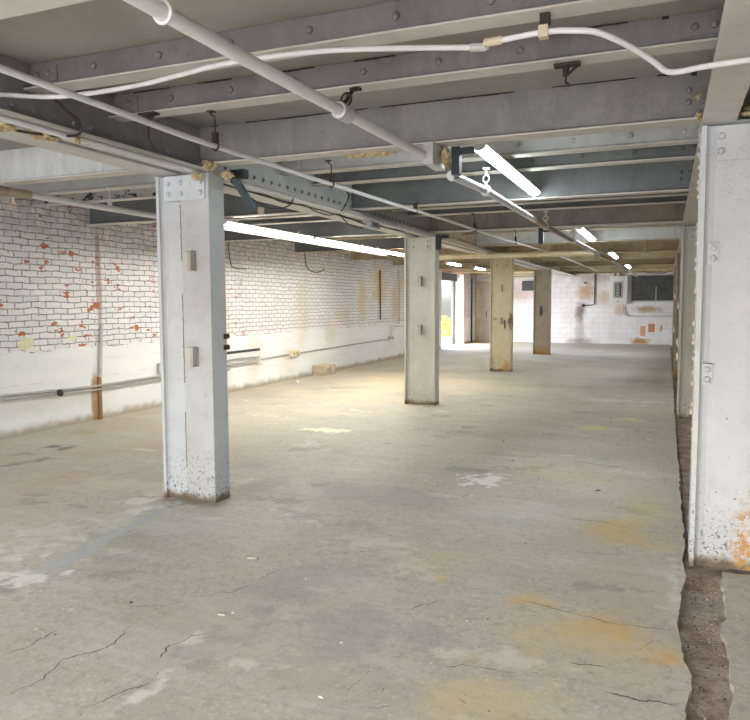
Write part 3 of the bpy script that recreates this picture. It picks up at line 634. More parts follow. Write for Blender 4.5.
# ------------------------------------------------------------------ ceiling beams
def ibeam(x0, x1, y, zb, fw, mw, mf, name, label, group, bolts=True, deep=False, detail=True, ends=(True, True)):
    root = empty(name, ((x0+x1)/2, y, zb), label, 'ceiling beam', group)
    mb = MB(); mb.box(x0, x1, y-.007, y+.007, zb+.014, Z_C-.004)
    # curved root fillet between web and flange
    pr = [(y-.007, zb+.035), (y-.007, zb+.012), (y-.05, zb+.013), (y-.02, zb+.018)]
    mb.prism(pr, 'X', x0, x1); mb.prism([(2*y-a, b) for a, b in pr], 'X', x0, x1)
    mb.build('web', mw, root)
    f = MB(); f.prism([(y-fw/2, zb), (y+fw/2, zb), (y+fw/2, zb+.010), (y+.007, zb+.016), (y-.007, zb+.016), (y-fw/2, zb+.010)], 'X', x0, x1)
    f.build('bottom_flange', mf, root)
    if 3.5 < y < 5 and x1 > 0:
        sm = MB(); n = 110; rnd = random.Random(int(y*10))
        for i in range(n):
            a = x0+.1+(x1-x0-.2)*i/n; b = a+(x1-x0-.2)/n; g = mnoise.noise(Vector((a*4, y, 3)))
            if g < -.12: continue
            h = .003+.007*max(0, g)+rnd.uniform(0, .003)+(.035*max(0, (a-x1+.35)/.35) if rnd.random() < .8 else 0); sm.box(a, b, y-.0095, y-.0070, Z_C-.004-h, Z_C-.001)
        sm.build('cracked_seam', M['seam'], root)['kind'] = 'stuff'  # dark strips standing for the shade in the open joint
    if detail:
        nm = [k for k in M if M[k] is mw][0]
        for e, xe in enumerate((x0, x1)):
            if not ends[e]: continue
            s = 1 if e == 0 else -1; w = 0.20; a, b = sorted((xe, xe+s*w))
            z0, z1 = (zb+.07, zb+.23) if deep else (zb+.045, Z_C-.03)
            pl = MB().box(a, b, y-.017, y-.007, z0, z1).build('end_plate', mw, root, bevel=.002)
            for dx in (.055, .14):
                for zz in ((z0+.045, z1-.045) if deep else ((z0+z1)/2,)):
                    rivet(pl, (xe+s*dx, y-.017, zz), nm, r=.019)
        if bolts:
            k = math.ceil((x0+.25+2.96)/.4435)
            while True:
                x = -2.96 + .4435*k; k += 1
                if x > x1-.22: break
                rivet(root, (x, y-.007, 2.912), nm, r=.021, name='bolt')
    return root
ROWS = []   # (y, deep)
y0 = 4.80
for k in range(-1, 9):
    yy = y0 + 2.925*k
    if k > -1: ROWS.append((yy-1.60, False)); ROWS.append((yy-0.93, False))
    ROWS.append((yy+(.02 if k > -1 else .13), True))
ROWS = [r for r in ROWS if r[0] < 28.9]
nd = ns = 0
for i, (yy, deep) in enumerate(ROWS):
    if deep: nd += 1
    else: ns += 1
    if yy < 5: mw = M['beam_deep'] if deep and yy > 4 else M['beam']
    elif yy < 10: mw = M['beam_dark'] if (deep or yy > 6.2) else M['beam_light']
    elif deep and nd == 4: mw = M['beam_rust']
    elif yy < 14: mw = M['beam_light']
    else: mw = M['beam_cream']
    if deep and nd == 3: mw = M['beam_dark']
    if not deep and 5.9 < yy < 6.4: mw = M['beam_light']
    mf = M['flange'] if yy < 11.5 else M['beam_cream']
    nth = ORD[(nd if deep else ns)-1] if (nd if deep else ns) <= 13 else ORD[(nd if deep else ns)-14]+' last'
    kind = 'deep' if deep else 'shallow'
    # wording by order away from the camera
    num = (nd if deep else ns)
    words_ = ORD[num-1] if num <= 13 else ['fourteenth', 'fifteenth', 'sixteenth', 'seventeenth', 'eighteenth', 'nineteenth', 'twentieth'][num-14]
    extra = {1: ' at the top edge', 2: ' at the nearest columns', 3: ' dark, past the nearest columns', 4: ' streaked with rust'}.get(num, '') if deep else ''
    lab = f'{words_} {kind} steel beam from the camera over the middle aisle{"," if extra else ""}{extra}'
    ibeam(-3.418, 0.23, yy, Z_DEEP if deep else Z_SH, .15 if deep else .13, mw, mf, 'ceiling_beam', lab, 'steel ceiling beams over the middle aisle', bolts=not deep, deep=deep, detail=yy < 17)
    # left aisle
    if yy > 2.5:
        mw2 = M['beam_light'] if deep and yy < 6 else (M['beam_peel'] if (not deep and 6.4 < yy < 7.2) else mw)
        if yy > 6.6 and yy < 14 and deep: mw2 = M['beam_dark']
        lab = f'{words_} {kind} steel beam from the camera over the left aisle by the brick wall'
        ibeam(XW+.002, -3.752, yy, Z_DEEP if deep else Z_SH, .15 if deep else .13, mw2, M['flange'] if yy < 12 else M['beam_cream'], 'ceiling_beam', lab, 'steel ceiling beams over the left aisle', bolts=not deep, deep=deep, detail=yy < 12, ends=(False, True))

# ------------------------------------------------------------------ girders
def girder(xa, xb, ya, yb, wide, label, group, rivets=True, mat=None, gap=False):
    """two built up members side by side; xa right face side of the nave for the left line"""
    root = empty('steel_girder', ((xa+xb)/2, (ya+yb)/2, Z_G), label, 'girder', group)
    for (a, b) in ((xa, xa+wide), (xb-wide, xb)):
        xc = (a+b)/2
        mb = MB(); mb.box(xc-.008, xc+.008, ya, yb, Z_G+.02, Z_C-.004)
        for s in (-1, 1):       # bottom angles: upright legs
            x0_, x1_ = sorted((xc+s*.008, xc+s*.018)); mb.box(x0_, x1_, ya, yb, Z_G+.02, Z_G+.135)
            x0_, x1_ = sorted((xc+s*.018, xc+s*.08)); mb.box(x0_, x1_, ya, yb, Z_G+.02, Z_G+.032)
        mb.build('web_member', mat or M['girder'], root)
        MB().box(a, b, ya, yb, Z_G+.001, Z_G+.02).build('bottom_plate', M['flange'], root)
    if rivets:
        xc = xb-wide/2+.018; y = ya+.25; k = 0
        while y < yb-.2:
            rivet(root, (xc, y, 2.718), 'girder', '+X', r=.019); y += .150
    return root
cuts = [-1.1, 4.9, 10.8, 16.75, 22.65, YF]
glab = ['nearest riveted double steel girder, left of the camera up to the first white column', 'riveted double steel girder spanning from the first white column to the second', 'riveted double steel girder spanning between the second and the yellowed third column',
        'riveted double steel girder spanning between the yellowed and the tan column', 'farthest length of double steel girder from the tan column to the end wall']
for i in range(5):
    girder(XL0, XL1, cuts[i]+.002, cuts[i+1]-.002 - (.03 if i == 4 else 0), .22, glab[i], 'girders along the left column line', rivets=i < 3, mat=M['beam_light'] if i == 1 else (M['girder'] if i < 2 else M['beam_cream']))
glab = ['nearest white girder crossing the top right corner up to the right hand column', 'girder beyond the nearest right hand column', 'third girder along the right hand column line', 'fourth girder along the right hand column line', 'farthest girder along the right hand column line reaching the end wall']
for i in range(5):
    girder(XR0, XR1, cuts[i]+.002, cuts[i+1]-.002 - (.03 if i == 4 else 0), .18, glab[i], 'girders along the right column line', rivets=False, mat=M['girder'] if i < 2 else M['beam_cream'])
# peeled holes at the beam to girder joints are dark foam gaps (built below)

# ------------------------------------------------------------------ columns
def column(x0, x1, y, mat, mat2, label, group, cover=False, pegs=True, kind='column', peel=False):
    D = .205; root = empty('steel_column', ((x0+x1)/2, y+D/2, 0), label, 'column', group)
    zt = Z_G-.0125
    def side(xa, s):   # flange wall with a rounded inner root
        w = .030
        return [(xa, y), (xa+s*w, y), (xa+s*(w+.004), y+.02), (xa+s*(w+.02), y+.035), (xa+s*(w+.05), y+.042), (xa+s*(w+.05), y+.055), (xa+s*w, y+.07), (xa+s*w, y+D), (xa, y+D)]
    for xa, s, n in ((x0, 1, 'flange'), (x1, -1, 'flange')):
        p = side(xa, s)
        if s < 0: p = p[::-1]
        MB().prism(p, 'Z', 0, zt).build(n, mat, root, bevel=.003)
    MB().box(x0+.078, x1-.078, y+.042, y+.055, 0, zt).build('web', mat, root)
    if cover:
        sm = MB(); rnd = random.Random(4); xc_ = (x0+x1)/2-.014
        for i in range(120):
            z = zt*(i+.5)/120-.1
            if z < .02 or mnoise.noise(Vector((z*3, 1, 1))) < -.1: continue
            h = .5*zt/120+.002; ww = rnd.uniform(.002, .007); sm.box(xc_-ww, xc_+.003, y-.0055, y+.042, z-h, z+h)
        sm.build('rusty_seam', M['seamrust'], root)['kind'] = 'stuff'
        MB().box((x0+x1)/2-.012, x1-.001, y-.004, y+.040, 0.0, zt-.001).build('cover_plate', mat2, root, bevel=.003)
    yp = y-.014 if cover else y+.030
    pl = MB().box(x0+.085 if not cover else x0+.10, x1-.085 if not cover else x1-.03, yp, (y+.041 if not cover else y-.004), zt-.20, zt-.005).build('top_splice_plate', mat, root, bevel=.002)
    if cover: MB().box(x0+.09, (x0+x1)/2-.013, y-.0135, y+.041, zt-.199, zt-.006).build('splice_packing', mat, root)
    nm = [k for k in M if M[k] is mat][0]
    xs = (x0+.135, (x0+x1)/2, x1-.07) if cover else (x0+.14, x1-.14)
    if peel: xs = (x0+.11, x0+.28, x1-.09)
    for xx in xs:
        for zz in (zt-.06, zt-.145): rivet(pl, (xx, yp, zz), nm, r=.021)
    MB().box(x0-.012, x1+.004, y-.010, y+D+.01, zt+.012, Z_G-.001).build('cap_plate', mat, root, bevel=.003)
    if pegs:
        px = (x0+x1)/2+(.095 if cover else .0)
        for zz in (1.99, 1.23):
            g = MB(); yy = y+(.041 if not cover else -.004)
            g.box(px-.045, px+.03, yy-.010, yy, zz-.13, zz+.03); g.box(px-.045, px+.03, yy-.065, yy-.010, zz+.022, zz+.03)
            g.box(px+.022, px+.03, yy-.075, yy-.010, zz-.125, zz+.022)
            b = g.build('angle_bracket', M['bracketgrey'], root)
            MB().tube([(px-.14, yy-.055, zz+.012), (px-.02, yy-.062, zz+.037), (px+.01, yy-.06, zz+.037)], .0065, 6).build('peg', M['rusty'], b)
    return root
c1 = column(XL0, XL1, COLY[0], M['column'], M['column_rough'], 'nearest white steel column left of centre with a rough plate on its right half', 'steel columns of the left line', cover=True)
c2 = column(XL0, XL1, COLY[1], M['column_aged'], None, 'second grey white steel column in the middle with black chipped spots', 'steel columns of the left line')
c3 = column(XL0, XL1, COLY[2], M['column_yellow'], None, 'yellowed steel column with rust stain, third along the line', 'steel columns of the left line', pegs=True)
c4 = column(XL0, XL1, COLY[3], M['column_tan'], None, 'tan steel column farthest along the left line before the end wall', 'steel columns of the left line', pegs=False)
# small clips on the right flank of the first column
for zz in (1.34, 1.25):
    MB().box(XL1, XL1+.022, COLY[0]+.16, COLY[0]+.21, zz-.02, zz+.02).lump((XL1+.02, COLY[0]+.185, zz), (.018, .022, .02), seed=zz*9, sub=2).build('side_clip', M['rusty'], c1)
mb = MB(); mb.box(XL1-.17, XL1-.155, COLY[2]-.0, COLY[2]+.04, 1.0, 1.2); mb.build('strap', M['dark'], c3)
MB().box(-3.64, -3.58, COLY[3]+.02, COLY[3]+.042, 1.2, 1.5).lump((-3.61, COLY[3]+.02, 1.33), (.05, .03, .14), seed=5, sub=2).build('switch_box', M['bluegrey'], c4)

RL = ['nearest right hand white steel column with rust at its foot, cut by the picture edge', 'second column of the right hand line, just behind the nearest one', 'third column of the right hand line', 'fourth column of the right hand line']
rcols = []
for k in range(4):
    rcols.append(column(XR0, XR1, (4.66 if k == 0 else COLY[k]-.1), M['column'] if k == 0 else M['column_aged' if k == 1 else 'column_tan'], None, RL[k], 'steel columns of the right line', pegs=False, peel=k == 0))
r1 = rcols[0]
for px, zz in ((.245, 1.89), (.232, 1.175)):
    b = MB().box(px-.028, px+.028, 4.66+.028, 4.66+.042, zz-.07, zz+.06).box(px-.028, px+.028, 4.66-.02, 4.66+.028, zz+.052, zz+.06).build('angle_bracket', M['column'], r1, bevel=.002)
    for q in (-.035, .025): rivet(b, (px, 4.66+.028, zz+q), 'column', r=.020)
rnd = random.Random(11); mb = MB()
for i in range(46):
    z = rnd.choice([rnd.uniform(1.2, 2.6), rnd.uniform(.8, 2.58), rnd.uniform(2.2, 2.6)]); p = Vector((XR0-.002, 4.66+rnd.uniform(0, .12), z)); s = rnd.uniform(.006, .018)
    q = [p+Vector((0, -s*.4, -s)), p+Vector((-s*.9, -s*.2, -s*.2)), p+Vector((-s*.6, s*.5, s*.9)), p+Vector((.001, s*.6, s*1.1)), p+Vector((.002, s*.2, 0))]
    mb.add(q, [(0, 1, 4), (1, 2, 4), (2, 3, 4), (3, 0, 4)])
mb.build('peeling_paint', M['peel'], r1)['kind'] = 'stuff'
for k, zs in ((1, (1.55, .85, 1.05)), (2, (1.7, 1.0))):
    mb = MB()
    for zz in zs: mb.lump((XR0-.01, COLY[k]-.1+.02, zz), (.022, .04, .06), seed=zz*5, sub=2, amp=.8)
    mb.build('peeling_paint', M['peel'], rcols[k])['kind'] = 'stuff'

# ------------------------------------------------------------------ pipes
def pipe(name, pts, r, mat, label, cat='pipe', group=None, seg=14):
    root = empty(name, pts[0], label, cat, group)
    MB().tube(pts, r, seg).build('pipe_run', mat, root)
    return root
def hanger(root, p, r, ztop, mat, ring=True):
    mb = MB()
    mb.torus(p, r+.008, .007, (0, 1, 0)); mb.torus((p[0], p[1]-.012, p[2]), r+.008, .005, (0, 1, 0))
    mb.tube([(p[0], p[1], p[2]+r+.01), (p[0], p[1], p[2]+r+.035)], .012, 6)
    if ring: mb.torus((p[0], p[1], p[2]+r+.065), .028, .006, (0.3, 1, 0))
    mb.tube([(p[0], p[1], p[2]+r+.09), (p[0], p[1], ztop)], .009, 6); mb.box(p[0]-.025, p[0]+.025, p[1]-.015, p[1]+.015, ztop-.012, ztop)
    mb.build('pipe_hanger', mat, root)
# main pipe, near run
p1 = pipe('sprinkler_main_pipe', [(-1.68, -2.6, 2.6), (-1.64, 1.0, 2.6), (-1.626, 2.63, 2.6), (-1.60, 3.505, 2.6), (-1.548, 4.69, 2.595)], .029, M['pipe'], 'thick grey white pipe running from the top left towards the centre under the near beams')
mb = MB(); mb.torus((-1.63, 3.62, 2.695), .034, .007, (0.2, 1, 0)); mb.tube([(-1.60, 3.50, 2.63), (-1.61, 3.56, 2.665)], .012, 8); mb.tube([(-1.645, 3.68, 2.73), (-1.67, 3.83, 2.815)], .011, 8); mb.box(-1.70, -1.64, 3.82, 3.86, 2.805, 2.819); mb.tube([(-1.615, 3.58, 2.67), (-1.65, 3.70, 2.735)], .012, 6); mb.build('pipe_hanger', M['rusty'], p1)
MB().tube([(-1.602, 3.46, 2.6), (-1.597, 3.58, 2.6)], .044, 14).build('coupling', M['pipe_grey'], p1)
mb = MB(); mb.torus((-1.63, 2.09, 2.6), .036, .007, (0, 1, 0.2)); mb.tube([(-1.63, 2.09, 2.64), (-1.61, 2.03, 2.668)], .008, 6); mb.build('strap_clamp', M['pipe'], p1)
# main pipe, far run
P2 = [(-1.44, 4.98, 2.50), (-1.375, 5.74, 2.50), (-1.36, 8.7, 2.50), (-1.20, 14.1, 2.50), (-1.06, 20.1, 2.50), (-1.0, 26.5, 2.5)]
root = empty('sprinkler_branch_pipe', P2[0], 'cream pipe painted paler under lamps, rusty between, from yellow box to end wall', 'pipe')
def lerp(y):
    for a, b in zip(P2, P2[1:]):
        if a[1] <= y <= b[1]:
            f = (y-a[1])/(b[1]-a[1]); return tuple(a[i]+(b[i]-a[i])*f for i in range(3))
    return P2[-1]
ys = [4.98, 8.0, 10.9, 14.1, 16.2, 19.5, 21.0, 26.5]
for i in range(7):
    MB().tube([lerp(ys[i])] + [p for p in P2 if ys[i]+.05 < p[1] < ys[i+1]-.05] + [lerp(ys[i+1])], .030, 12).build('pipe_run', M['pipe_rust'] if i in (1, 3, 5) else M['pipe'], root)  # lamp light put in the paint: paler under lamps, rusty between them
for yy in (5.78, 8.75, 10.9, 14.4, 15.6, 20.9):
    p = lerp(yy); hanger(root, p, .03, 2.68, M['pipe_cream'] if yy > 6 else M['pipe'])
    MB().tube([(p[0], p[1]-.05, p[2]), (p[0], p[1]+.05, p[2])], .036, 12).build('coupling', M['pipe_cream'] if yy > 6 else M['pipe'], root)
for yy in (5.0,): MB().tube([(-1.44, 5.0, 2.50), (-1.436, 5.04, 2.50)], .036, 12).build('coupling', M['pipe'], root)
# thin pipe
p3 = pipe('thin_pipe', [(-2.52, -2.4, 2.6), (-2.60, 1.0, 2.6), (-2.64, 2.3, 2.6), (-2.69, 3.6, 2.6), (-2.66, 5.1, 2.6), (-2.58, 7.0, 2.6), (-2.50, 8.4, 2.6), (-2.45, 10.0, 2.6), (-2.40, 11.4, 2.6), (-2.2, 15.0, 2.6), (-2.15, 17.6, 2.6), (-2.1, 24, 2.6)], .0165, M['pipe'], 'thin white pipe slanting over the first column, hung on rods below the beams')
def rod_hanger(root, x, y, zb, z, mat=M['rusty']):
    mb = MB(); mb.tube([(x-.03, y, zb-.003), (x-.03, y, zb-.02), (x, y, zb-.04), (x, y, z+.07)], .006, 6); mb.box(x-.014, x+.014, y-.02, y+.02, z+.015, z+.085); mb.torus((x, y, z), .024, .006, (0, 1, 0)); mb.box(x-.05, x-.005, y-.02, y+.02, zb-.007, zb-.001)
    mb.build('rod_hanger', mat, root)
rod_hanger(p3, -2.68, 3.93, 2.82, 2.6); rod_hanger(p3, -2.64, 5.55, 2.82-.02, 2.6); rod_hanger(p3, -2.56, 7.5, 2.68, 2.6); rod_hanger(p3, -2.46, 9.7, 2.82, 2.6); rod_hanger(p3, -2.35, 12.0, 2.82, 2.6)
# conduit weaving across
cp = [(-3.425, 2.975, 2.75), (-3.40, 2.98, 2.75), (-3.165, 3.14, 2.755), (-2.68, 3.155, 2.757), (-2.3, 3.09, 2.757), (-1.975, 3.035, 2.757), (-1.46, 3.07, 2.757), (-0.84, 3.29, 2.757), (-0.80, 3.30, 2.757)]
cp2 = [(-0.76, 3.235, 2.75), (-0.51, 3.19, 2.745), (-0.40, 3.19, 2.735), (-0.30, 3.21, 2.72), (-0.20, 3.29, 2.69), (-0.09, 3.42, 2.645), (-0.03, 3.47, 2.605), (0.03, 3.48, 2.60), (0.12, 3.45, 2.6), (0.35, 3.43, 2.6), (0.9, 3.43, 2.6)]
def smooth(pts, n=4):
    P = [Vector(p) for p in pts]; out = []
    for i in range(len(P)-1):
        a, b, c, d = P[max(i-1, 0)], P[i], P[i+1], P[min(i+2, len(P)-1)]
        for k in range(n):
            t_ = k/n; out.append(0.5*((2*b) + (c-a)*t_ + (2*a-5*b+4*c-d)*t_*t_ + (3*b-a-3*c+d)*t_**3))
    out.append(P[-1]); return out
root = empty('electrical_conduit', cp[4], 'white conduit weaving sideways across the nearest beams to the upper right', 'conduit')
MB().tube(smooth(cp), .013, 10).build('conduit_run', M['pipe'], root)
MB().tube(smooth(cp2), .013, 10).build('conduit_run', M['pipe'], root)
MB().tube([(-0.86, 3.285, 2.757), (-0.79, 3.305, 2.757)], .019, 10).build('conduit_coupling', M['pipe_grey'], root)
MB().tube([(-0.78, 3.24, 2.752), (-0.70, 3.225, 2.75)], .019, 10).build('conduit_coupling', M['pipe_cream'], root)
mb = MB(); mb.box(-.535, -.495, 3.17, 3.21, 2.72, 2.77); mb.build('conduit_clip', M['pipe_cream'], root)
MB().box(-.53, -.49, 3.172, 3.205, 2.772, 2.819).build('beam_clamp', M['rusty'], root)
# loose hangers
def loose(name, x, y, z, label, seed, long=0.12):
    root = empty(name, (x, y, z), label, 'hanger'); mb = MB()
    mb.box(x-.07, x+.06, y-.03, y+.03, z-.012, z); mb.tube([(x+.05, y, z-.012), (x, y-.02, z-.06)], .007, 6)
    mb.tube([(x-.01, y, z-.01), (x-.012, y, z-.06)], .017, 8); mb.tube([(x-.01, y, z-.06), (x-.012, y, z-.06-long), (x+.01, y, z-.08-long)], .006, 6)
    mb.build('hanger_clip', M['rusty'], root)
loose('beam_hanger', -3.10, 3.82, 2.82, 'rusty loose hanger dangling from the beam in front of the left girder', 1, .11)
loose('beam_hanger.001', -.50, 3.88, 2.818, 'small rusty clip hooked on the near beam right of centre', 2, .03)
# left aisle pipe with dangling sprinkler
p4 = pipe('left_aisle_pipe', [(-5.41, 3.2, 2.6), (-5.41, 5.05, 2.6), (-5.41, 6.7, 2.6), (-5.41, 13.92, 2.6)], .031, M['pipe'], 'white pipe over the left aisle passing behind the first column')
MB().tube([(-5.41, 4.55, 2.6), (-5.41, 4.98, 2.6)], .040, 12).build('rusty_coupling', M['pipe_rust'], p4)
mb = MB(); mb.tube([(-5.41, 4.8, 2.56), (-5.41, 4.8, 2.50)], .014, 8); mb.torus((-5.41, 4.8, 2.485), .030, .005, (1, 0, 0)); mb.torus((-5.41, 4.80, 2.485), .030, .005, (0, 1, 0)); mb.tube([(-5.41, 4.8, 2.45), (-5.41, 4.8, 2.445)], .028, 10); mb.build('sprinkler_head', M['pipe_cream'], p4)
rod_hanger(p4, -5.41, 6.0, 2.82, 2.6, M['pipe'])
# cross pipe far
root = empty('cross_pipe', (-4.3, 14.0, 2.52), 'thick cream pipe crossing sideways in front of the yellowed column head', 'pipe')
MB().tube([(-4.75, 14.0, 2.52), (-1.28, 14.0, 2.52)], .052, 14).build('pipe_run', M['pipe_cream'], root)
for x in (-4.6, -4.4, -2.3): MB().tube([(x-.03, 14, 2.52), (x+.03, 14, 2.52)], .066, 14).build('coupling', M['pipe_cream'], root)
for x in (-4.7, -2.1): MB().box(x-.012, x+.012, 13.985, 14.015, 2.57, Z_C).build('hanger_rod', M['pipe_cream'], root)
root = empty('hanging_bracket', (-.33, 15.2, 2.4), 'small cream T-shaped hanger under the beams right of the lamps', 'hanger')
MB().tube([(-.42, 14.9, Z_SH), (-.42, 14.9, 2.52)], .02, 8).box(-.50, -.34, 14.88, 14.92, 2.50, 2.53).box(-.54, -.30, 14.88, 14.92, Z_SH-.03, Z_SH-.001).build('hanger_drop', M['pipe_cream'], root)

# ------------------------------------------------------------------ girder conduit, cables, boxes
root = empty('girder_conduit', (-3.38, 3.0, 2.61), 'slim white conduit strapped under the left girder edge', 'conduit')
MB().tube([(-3.375, -1, 2.612), (-3.375, 4.62, 2.612)], .0165, 10).build('conduit_run', M['pipe'], root)
MB().tube([(-3.36, 5.12, 2.612), (-3.36, 10.6, 2.612)], .0165, 10).build('conduit_run', M['pipe'], root)
MB().tube([(-3.36, 11.0, 2.612), (-3.36, 16.5, 2.612)], .0165, 10).build('conduit_run', M['pipe_cream'], root)
def cable(name, pts, r, label, mat=M['cable'], n=5):
    o = MB().tube(smooth(pts, n), r, 7).build(name, mat, origin=pts[0]); tag(o, label, 'cable'); return o
rnd = random.Random(5)
pts = [(-3.34, 5.1, 2.60)]
yy = 5.4
while yy < 10.4:
    pts.append((-3.42+rnd.uniform(-.03, .03), yy, 2.582+rnd.uniform(-.03, .012))); yy += rnd.uniform(.22, .4)
cable('cable_run', pts, .006, 'black cable wandering along the underside of the girder between the first two columns')
cable('cable_run.001', [(-3.48, 5.1, 2.61), (-3.50, 6, 2.60), (-3.48, 7, 2.605), (-3.52, 8, 2.60), (-3.5, 9, 2.605), (-3.52, 10.4, 2.61)], .005, 'second black cable tucked in the girder gap between the first two columns')
cable('cable_loop', [(-3.30, 5.05, 2.60), (-3.29, 5.25, 2.52), (-3.29, 5.5, 2.46), (-3.30, 5.8, 2.46), (-3.31, 6.05, 2.53), (-3.33, 6.15, 2.60)], .006, 'drooping cable loop beside the first column head under the girder')
cable('cable_loop.001', [(-3.31, 7.2, 2.60), (-3.31, 7.33, 2.70), (-3.33, 7.45, 2.80), (-3.39, 7.52, 2.86)], .006, 'thin cable arcing up the girder face towards the dark beam')
cable('cable_loop.002', [(-3.42, 7.4, 2.60), (-3.42, 7.6, 2.52), (-3.44, 8.0, 2.50), (-3.45, 8.2, 2.54)], .006, 'short sagging cable left of the small grey girder box')
cable('ceiling_cable', [(-3.40, 3.30, 2.84), (-3.33, 3.34, 2.76), (-3.30, 3.42, 2.70), (-3.32, 3.44, 2.63), (-3.38, 3.36, 2.606), (-3.44, 3.25, 2.600), (-3.52, 3.12, 2.605)], .008, 'brown twisted cable hanging down over the near left girder', M['rusty'])
cable('wall_cable', [(-7.31, 11.05, 2.80), (-7.30, 11.06, 2.5), (-7.29, 11.1, 2.30), (-7.29, 11.25, 2.25), (-7.30, 11.60, 2.26)], .011, 'brown cable bending on the brick wall just right of the first column', M['browncable'])
cable('wall_cable.001', [(-7.31, 14.0, 2.86), (-7.30, 14.0, 2.5), (-7.29, 14.15, 2.34), (-7.27, 14.5, 2.30), (-7.29, 14.9, 2.38)], .012, 'brown cable loop hanging on the brick wall below the lamp row', M['browncable'])
root = empty('girder_junction_box', (-3.40, 8.25, 2.55), 'small grey junction box under the girder before the second column', 'junction box')
MB().box(-3.45, -3.34, 8.12, 8.42, 2.52, 2.595).build('box_body', M['greybox'], root, bevel=.006)
MB().box(-3.338, -3.332, 8.18, 8.36, 2.535, 2.585).build('box_cover', M['bluegrey'], root)
root = empty('round_outlet', (-3.36, 3.62, 2.585), 'small round dark outlet fixed under the near left girder', 'junction box')
MB().tube([(-3.40, 3.57, 2.628), (-3.40, 3.57, 2.595)], .035, 14).build('outlet_body', M['greybox'], root)
# blue grey fixture bracket at column 1
root = empty('bracket_lamp', (-3.27, 5.0, 2.62), 'blue grey angled metal bracket beside the first column head', 'bracket')
m_ = Matrix.Translation((-3.26, 5.02, 2.63)) @ Matrix.Rotation(R(-38), 4, 'X')
MB().box(-.028, .028, -.01, .36, -.022, .022, m=m_).build('arm', M['bluegrey'], root, bevel=.004)
MB().box(-3.30, -3.14, 4.99, 5.06, 2.60, 2.672).build('mount', M['black'], root, bevel=.004)
MB().box(-3.245, -3.215, 5.36, 5.42, 2.36, 2.42, m=None).build('end_clip', M['pipe_cream'], root)
def black_bracket(x, y, zt, label, h=.17, suffix='', s=1.0):
    root = empty('black_bracket'+suffix, (x, y, zt), label, 'bracket')
    MB().box(x-.028*s, x+.028*s, y-.03, y+.05, zt-h, zt).build('body', M['black'], root, bevel=.004)
    MB().box(x+.028*s, x+.12*s, y-.01, y+.04, zt-.055, zt-.005).build('side_arm', M['black'], root, bevel=.004)
    MB().tube([(x, y+.01, zt-h), (x, y+.01, zt-h-.02)], .02*s, 8).build('foot', M['bluegrey'], root)
black_bracket(-1.385, 4.93, 2.679, 'black L-shaped bracket beside the yellow junction under the near beam', .19)
black_bracket(-3.27, 10.66, 2.64, 'black bracket at the head of the second column', .22, '.001', 1.3)
black_bracket(-1.72, 10.66, 2.676, 'small black bracket below the rust streaked beam', .22, '.002', 1.2)

# yellow foam and junction
root = empty('foam_junction', (-1.49, 4.8, 2.6), 'stained junction block packed with yellow foam where the thick pipe ends', 'junction')
MB().box(-1.545, -1.475, 4.68, 4.97, 2.53, 2.679).build('block', M['pipe_grey'], root, bevel=.006)
MB().lump((-1.445, 4.88, 2.61), (.028, .07, .065), 3, amp=.6).build('foam', M['foam'], root)
MB().lump((-1.60, 4.92, 2.664), (.10, .03, .014), 8, amp=.6).build('foam', M['foam'], root)
FO = [((-3.30, 4.74, 2.66), (.07, .05, .045), 'yellow foam lump squeezed above the first column head'), ((-3.24, 4.90, 2.615), (.06, .05, .035), 'yellow foam blob at the right of the first column head'), ((-3.38, 4.70, 2.585), (.05, .03, .035), 'small foam drip over the first column cap'),
      ((-2.02, 4.90, 2.672), (.22, .035, .022), 'yellow foam smear under the near deep beam'), ((-3.50, 3.05, 2.615), (.10, .10, .035), 'large yellow foam lump at the left picture edge under the girder'), ((-3.47, 3.32, 2.605), (.07, .11, .03), 'ragged yellow foam lump beneath the twisted cable'),
      ((-3.36, 3.47, 2.60), (.018, .03, .025), 'small yellow foam drip beside the round outlet'), ((0.145, 4.70, 2.685), (.022, .05, .03), 'yellow foam in the joint left of the right hand girder'), ((0.44, 4.66, 2.675), (.12, .07, .04), 'yellow foam on top of the right hand column'), ((0.135, 4.66, 2.79), (.018, .03, .025), 'upper foam bit in the joint beside the right hand girder')]
for i, (c_, r_, l_) in enumerate(FO):
    o = MB().lump(c_, tuple(q*.8 for q in r_), i+1, amp=.75, sub=4, freq=1.5).build('foam_insulation', M['foam'], origin=c_); tag(o, l_, 'insulation foam', 'yellow foam lumps in the steel joints')

# ------------------------------------------------------------------ fluorescent lamps
def lamp(x, y0_, y1_, z, ztop, label, group, warm=False, w=.056):
    root = empty('fluorescent_lamp', (x, (y0_+y1_)/2, ztop), label, 'ceiling lamp', group)
    MB().prism([(x-w, z+.030), (x+w, z+.030), (x+w*.8, z+.055), (x-w*.8, z+.055)], 'Y', y0_, y1_).build('housing', M['whitebox'], root)
    pr = [(x+w*math.cos(a), z+.028-.034*math.sin(a)) for a in [math.pi*k/8 for k in range(9)]]
    MB().prism(pr, 'Y', y0_+.02, y1_-.02, smooth=True).build('lit_diffuser', M['tube'] if warm else M['tube_cool'], root)
    for a, b in ((y0_, y0_+.02), (y1_-.02, y1_)): MB().prism([(x-w, z+.03)] + [(x+w*1.02*math.cos(q), z+.028-.036*math.sin(q)) for q in [math.pi-math.pi*k/8 for k in range(9)]] + [(x+w, z+.03)], 'Y', a, b).build('end_cap', M['whitebox'], root)
    if ztop-(z+.055) > .01:
        for yy in (y0_+.35, y1_-.35): MB().box(x-.015, x+.015, yy-.015, yy+.015, z+.055, ztop).build('stem', M['whitebox'], root)
L_ = ['nearest bright ceiling lamp right of centre, below the near dark beams', 'second ceiling lamp along the middle aisle, over the lit beam', 'third ceiling lamp along the middle aisle', 'farthest and smallest ceiling lamp of the middle aisle']
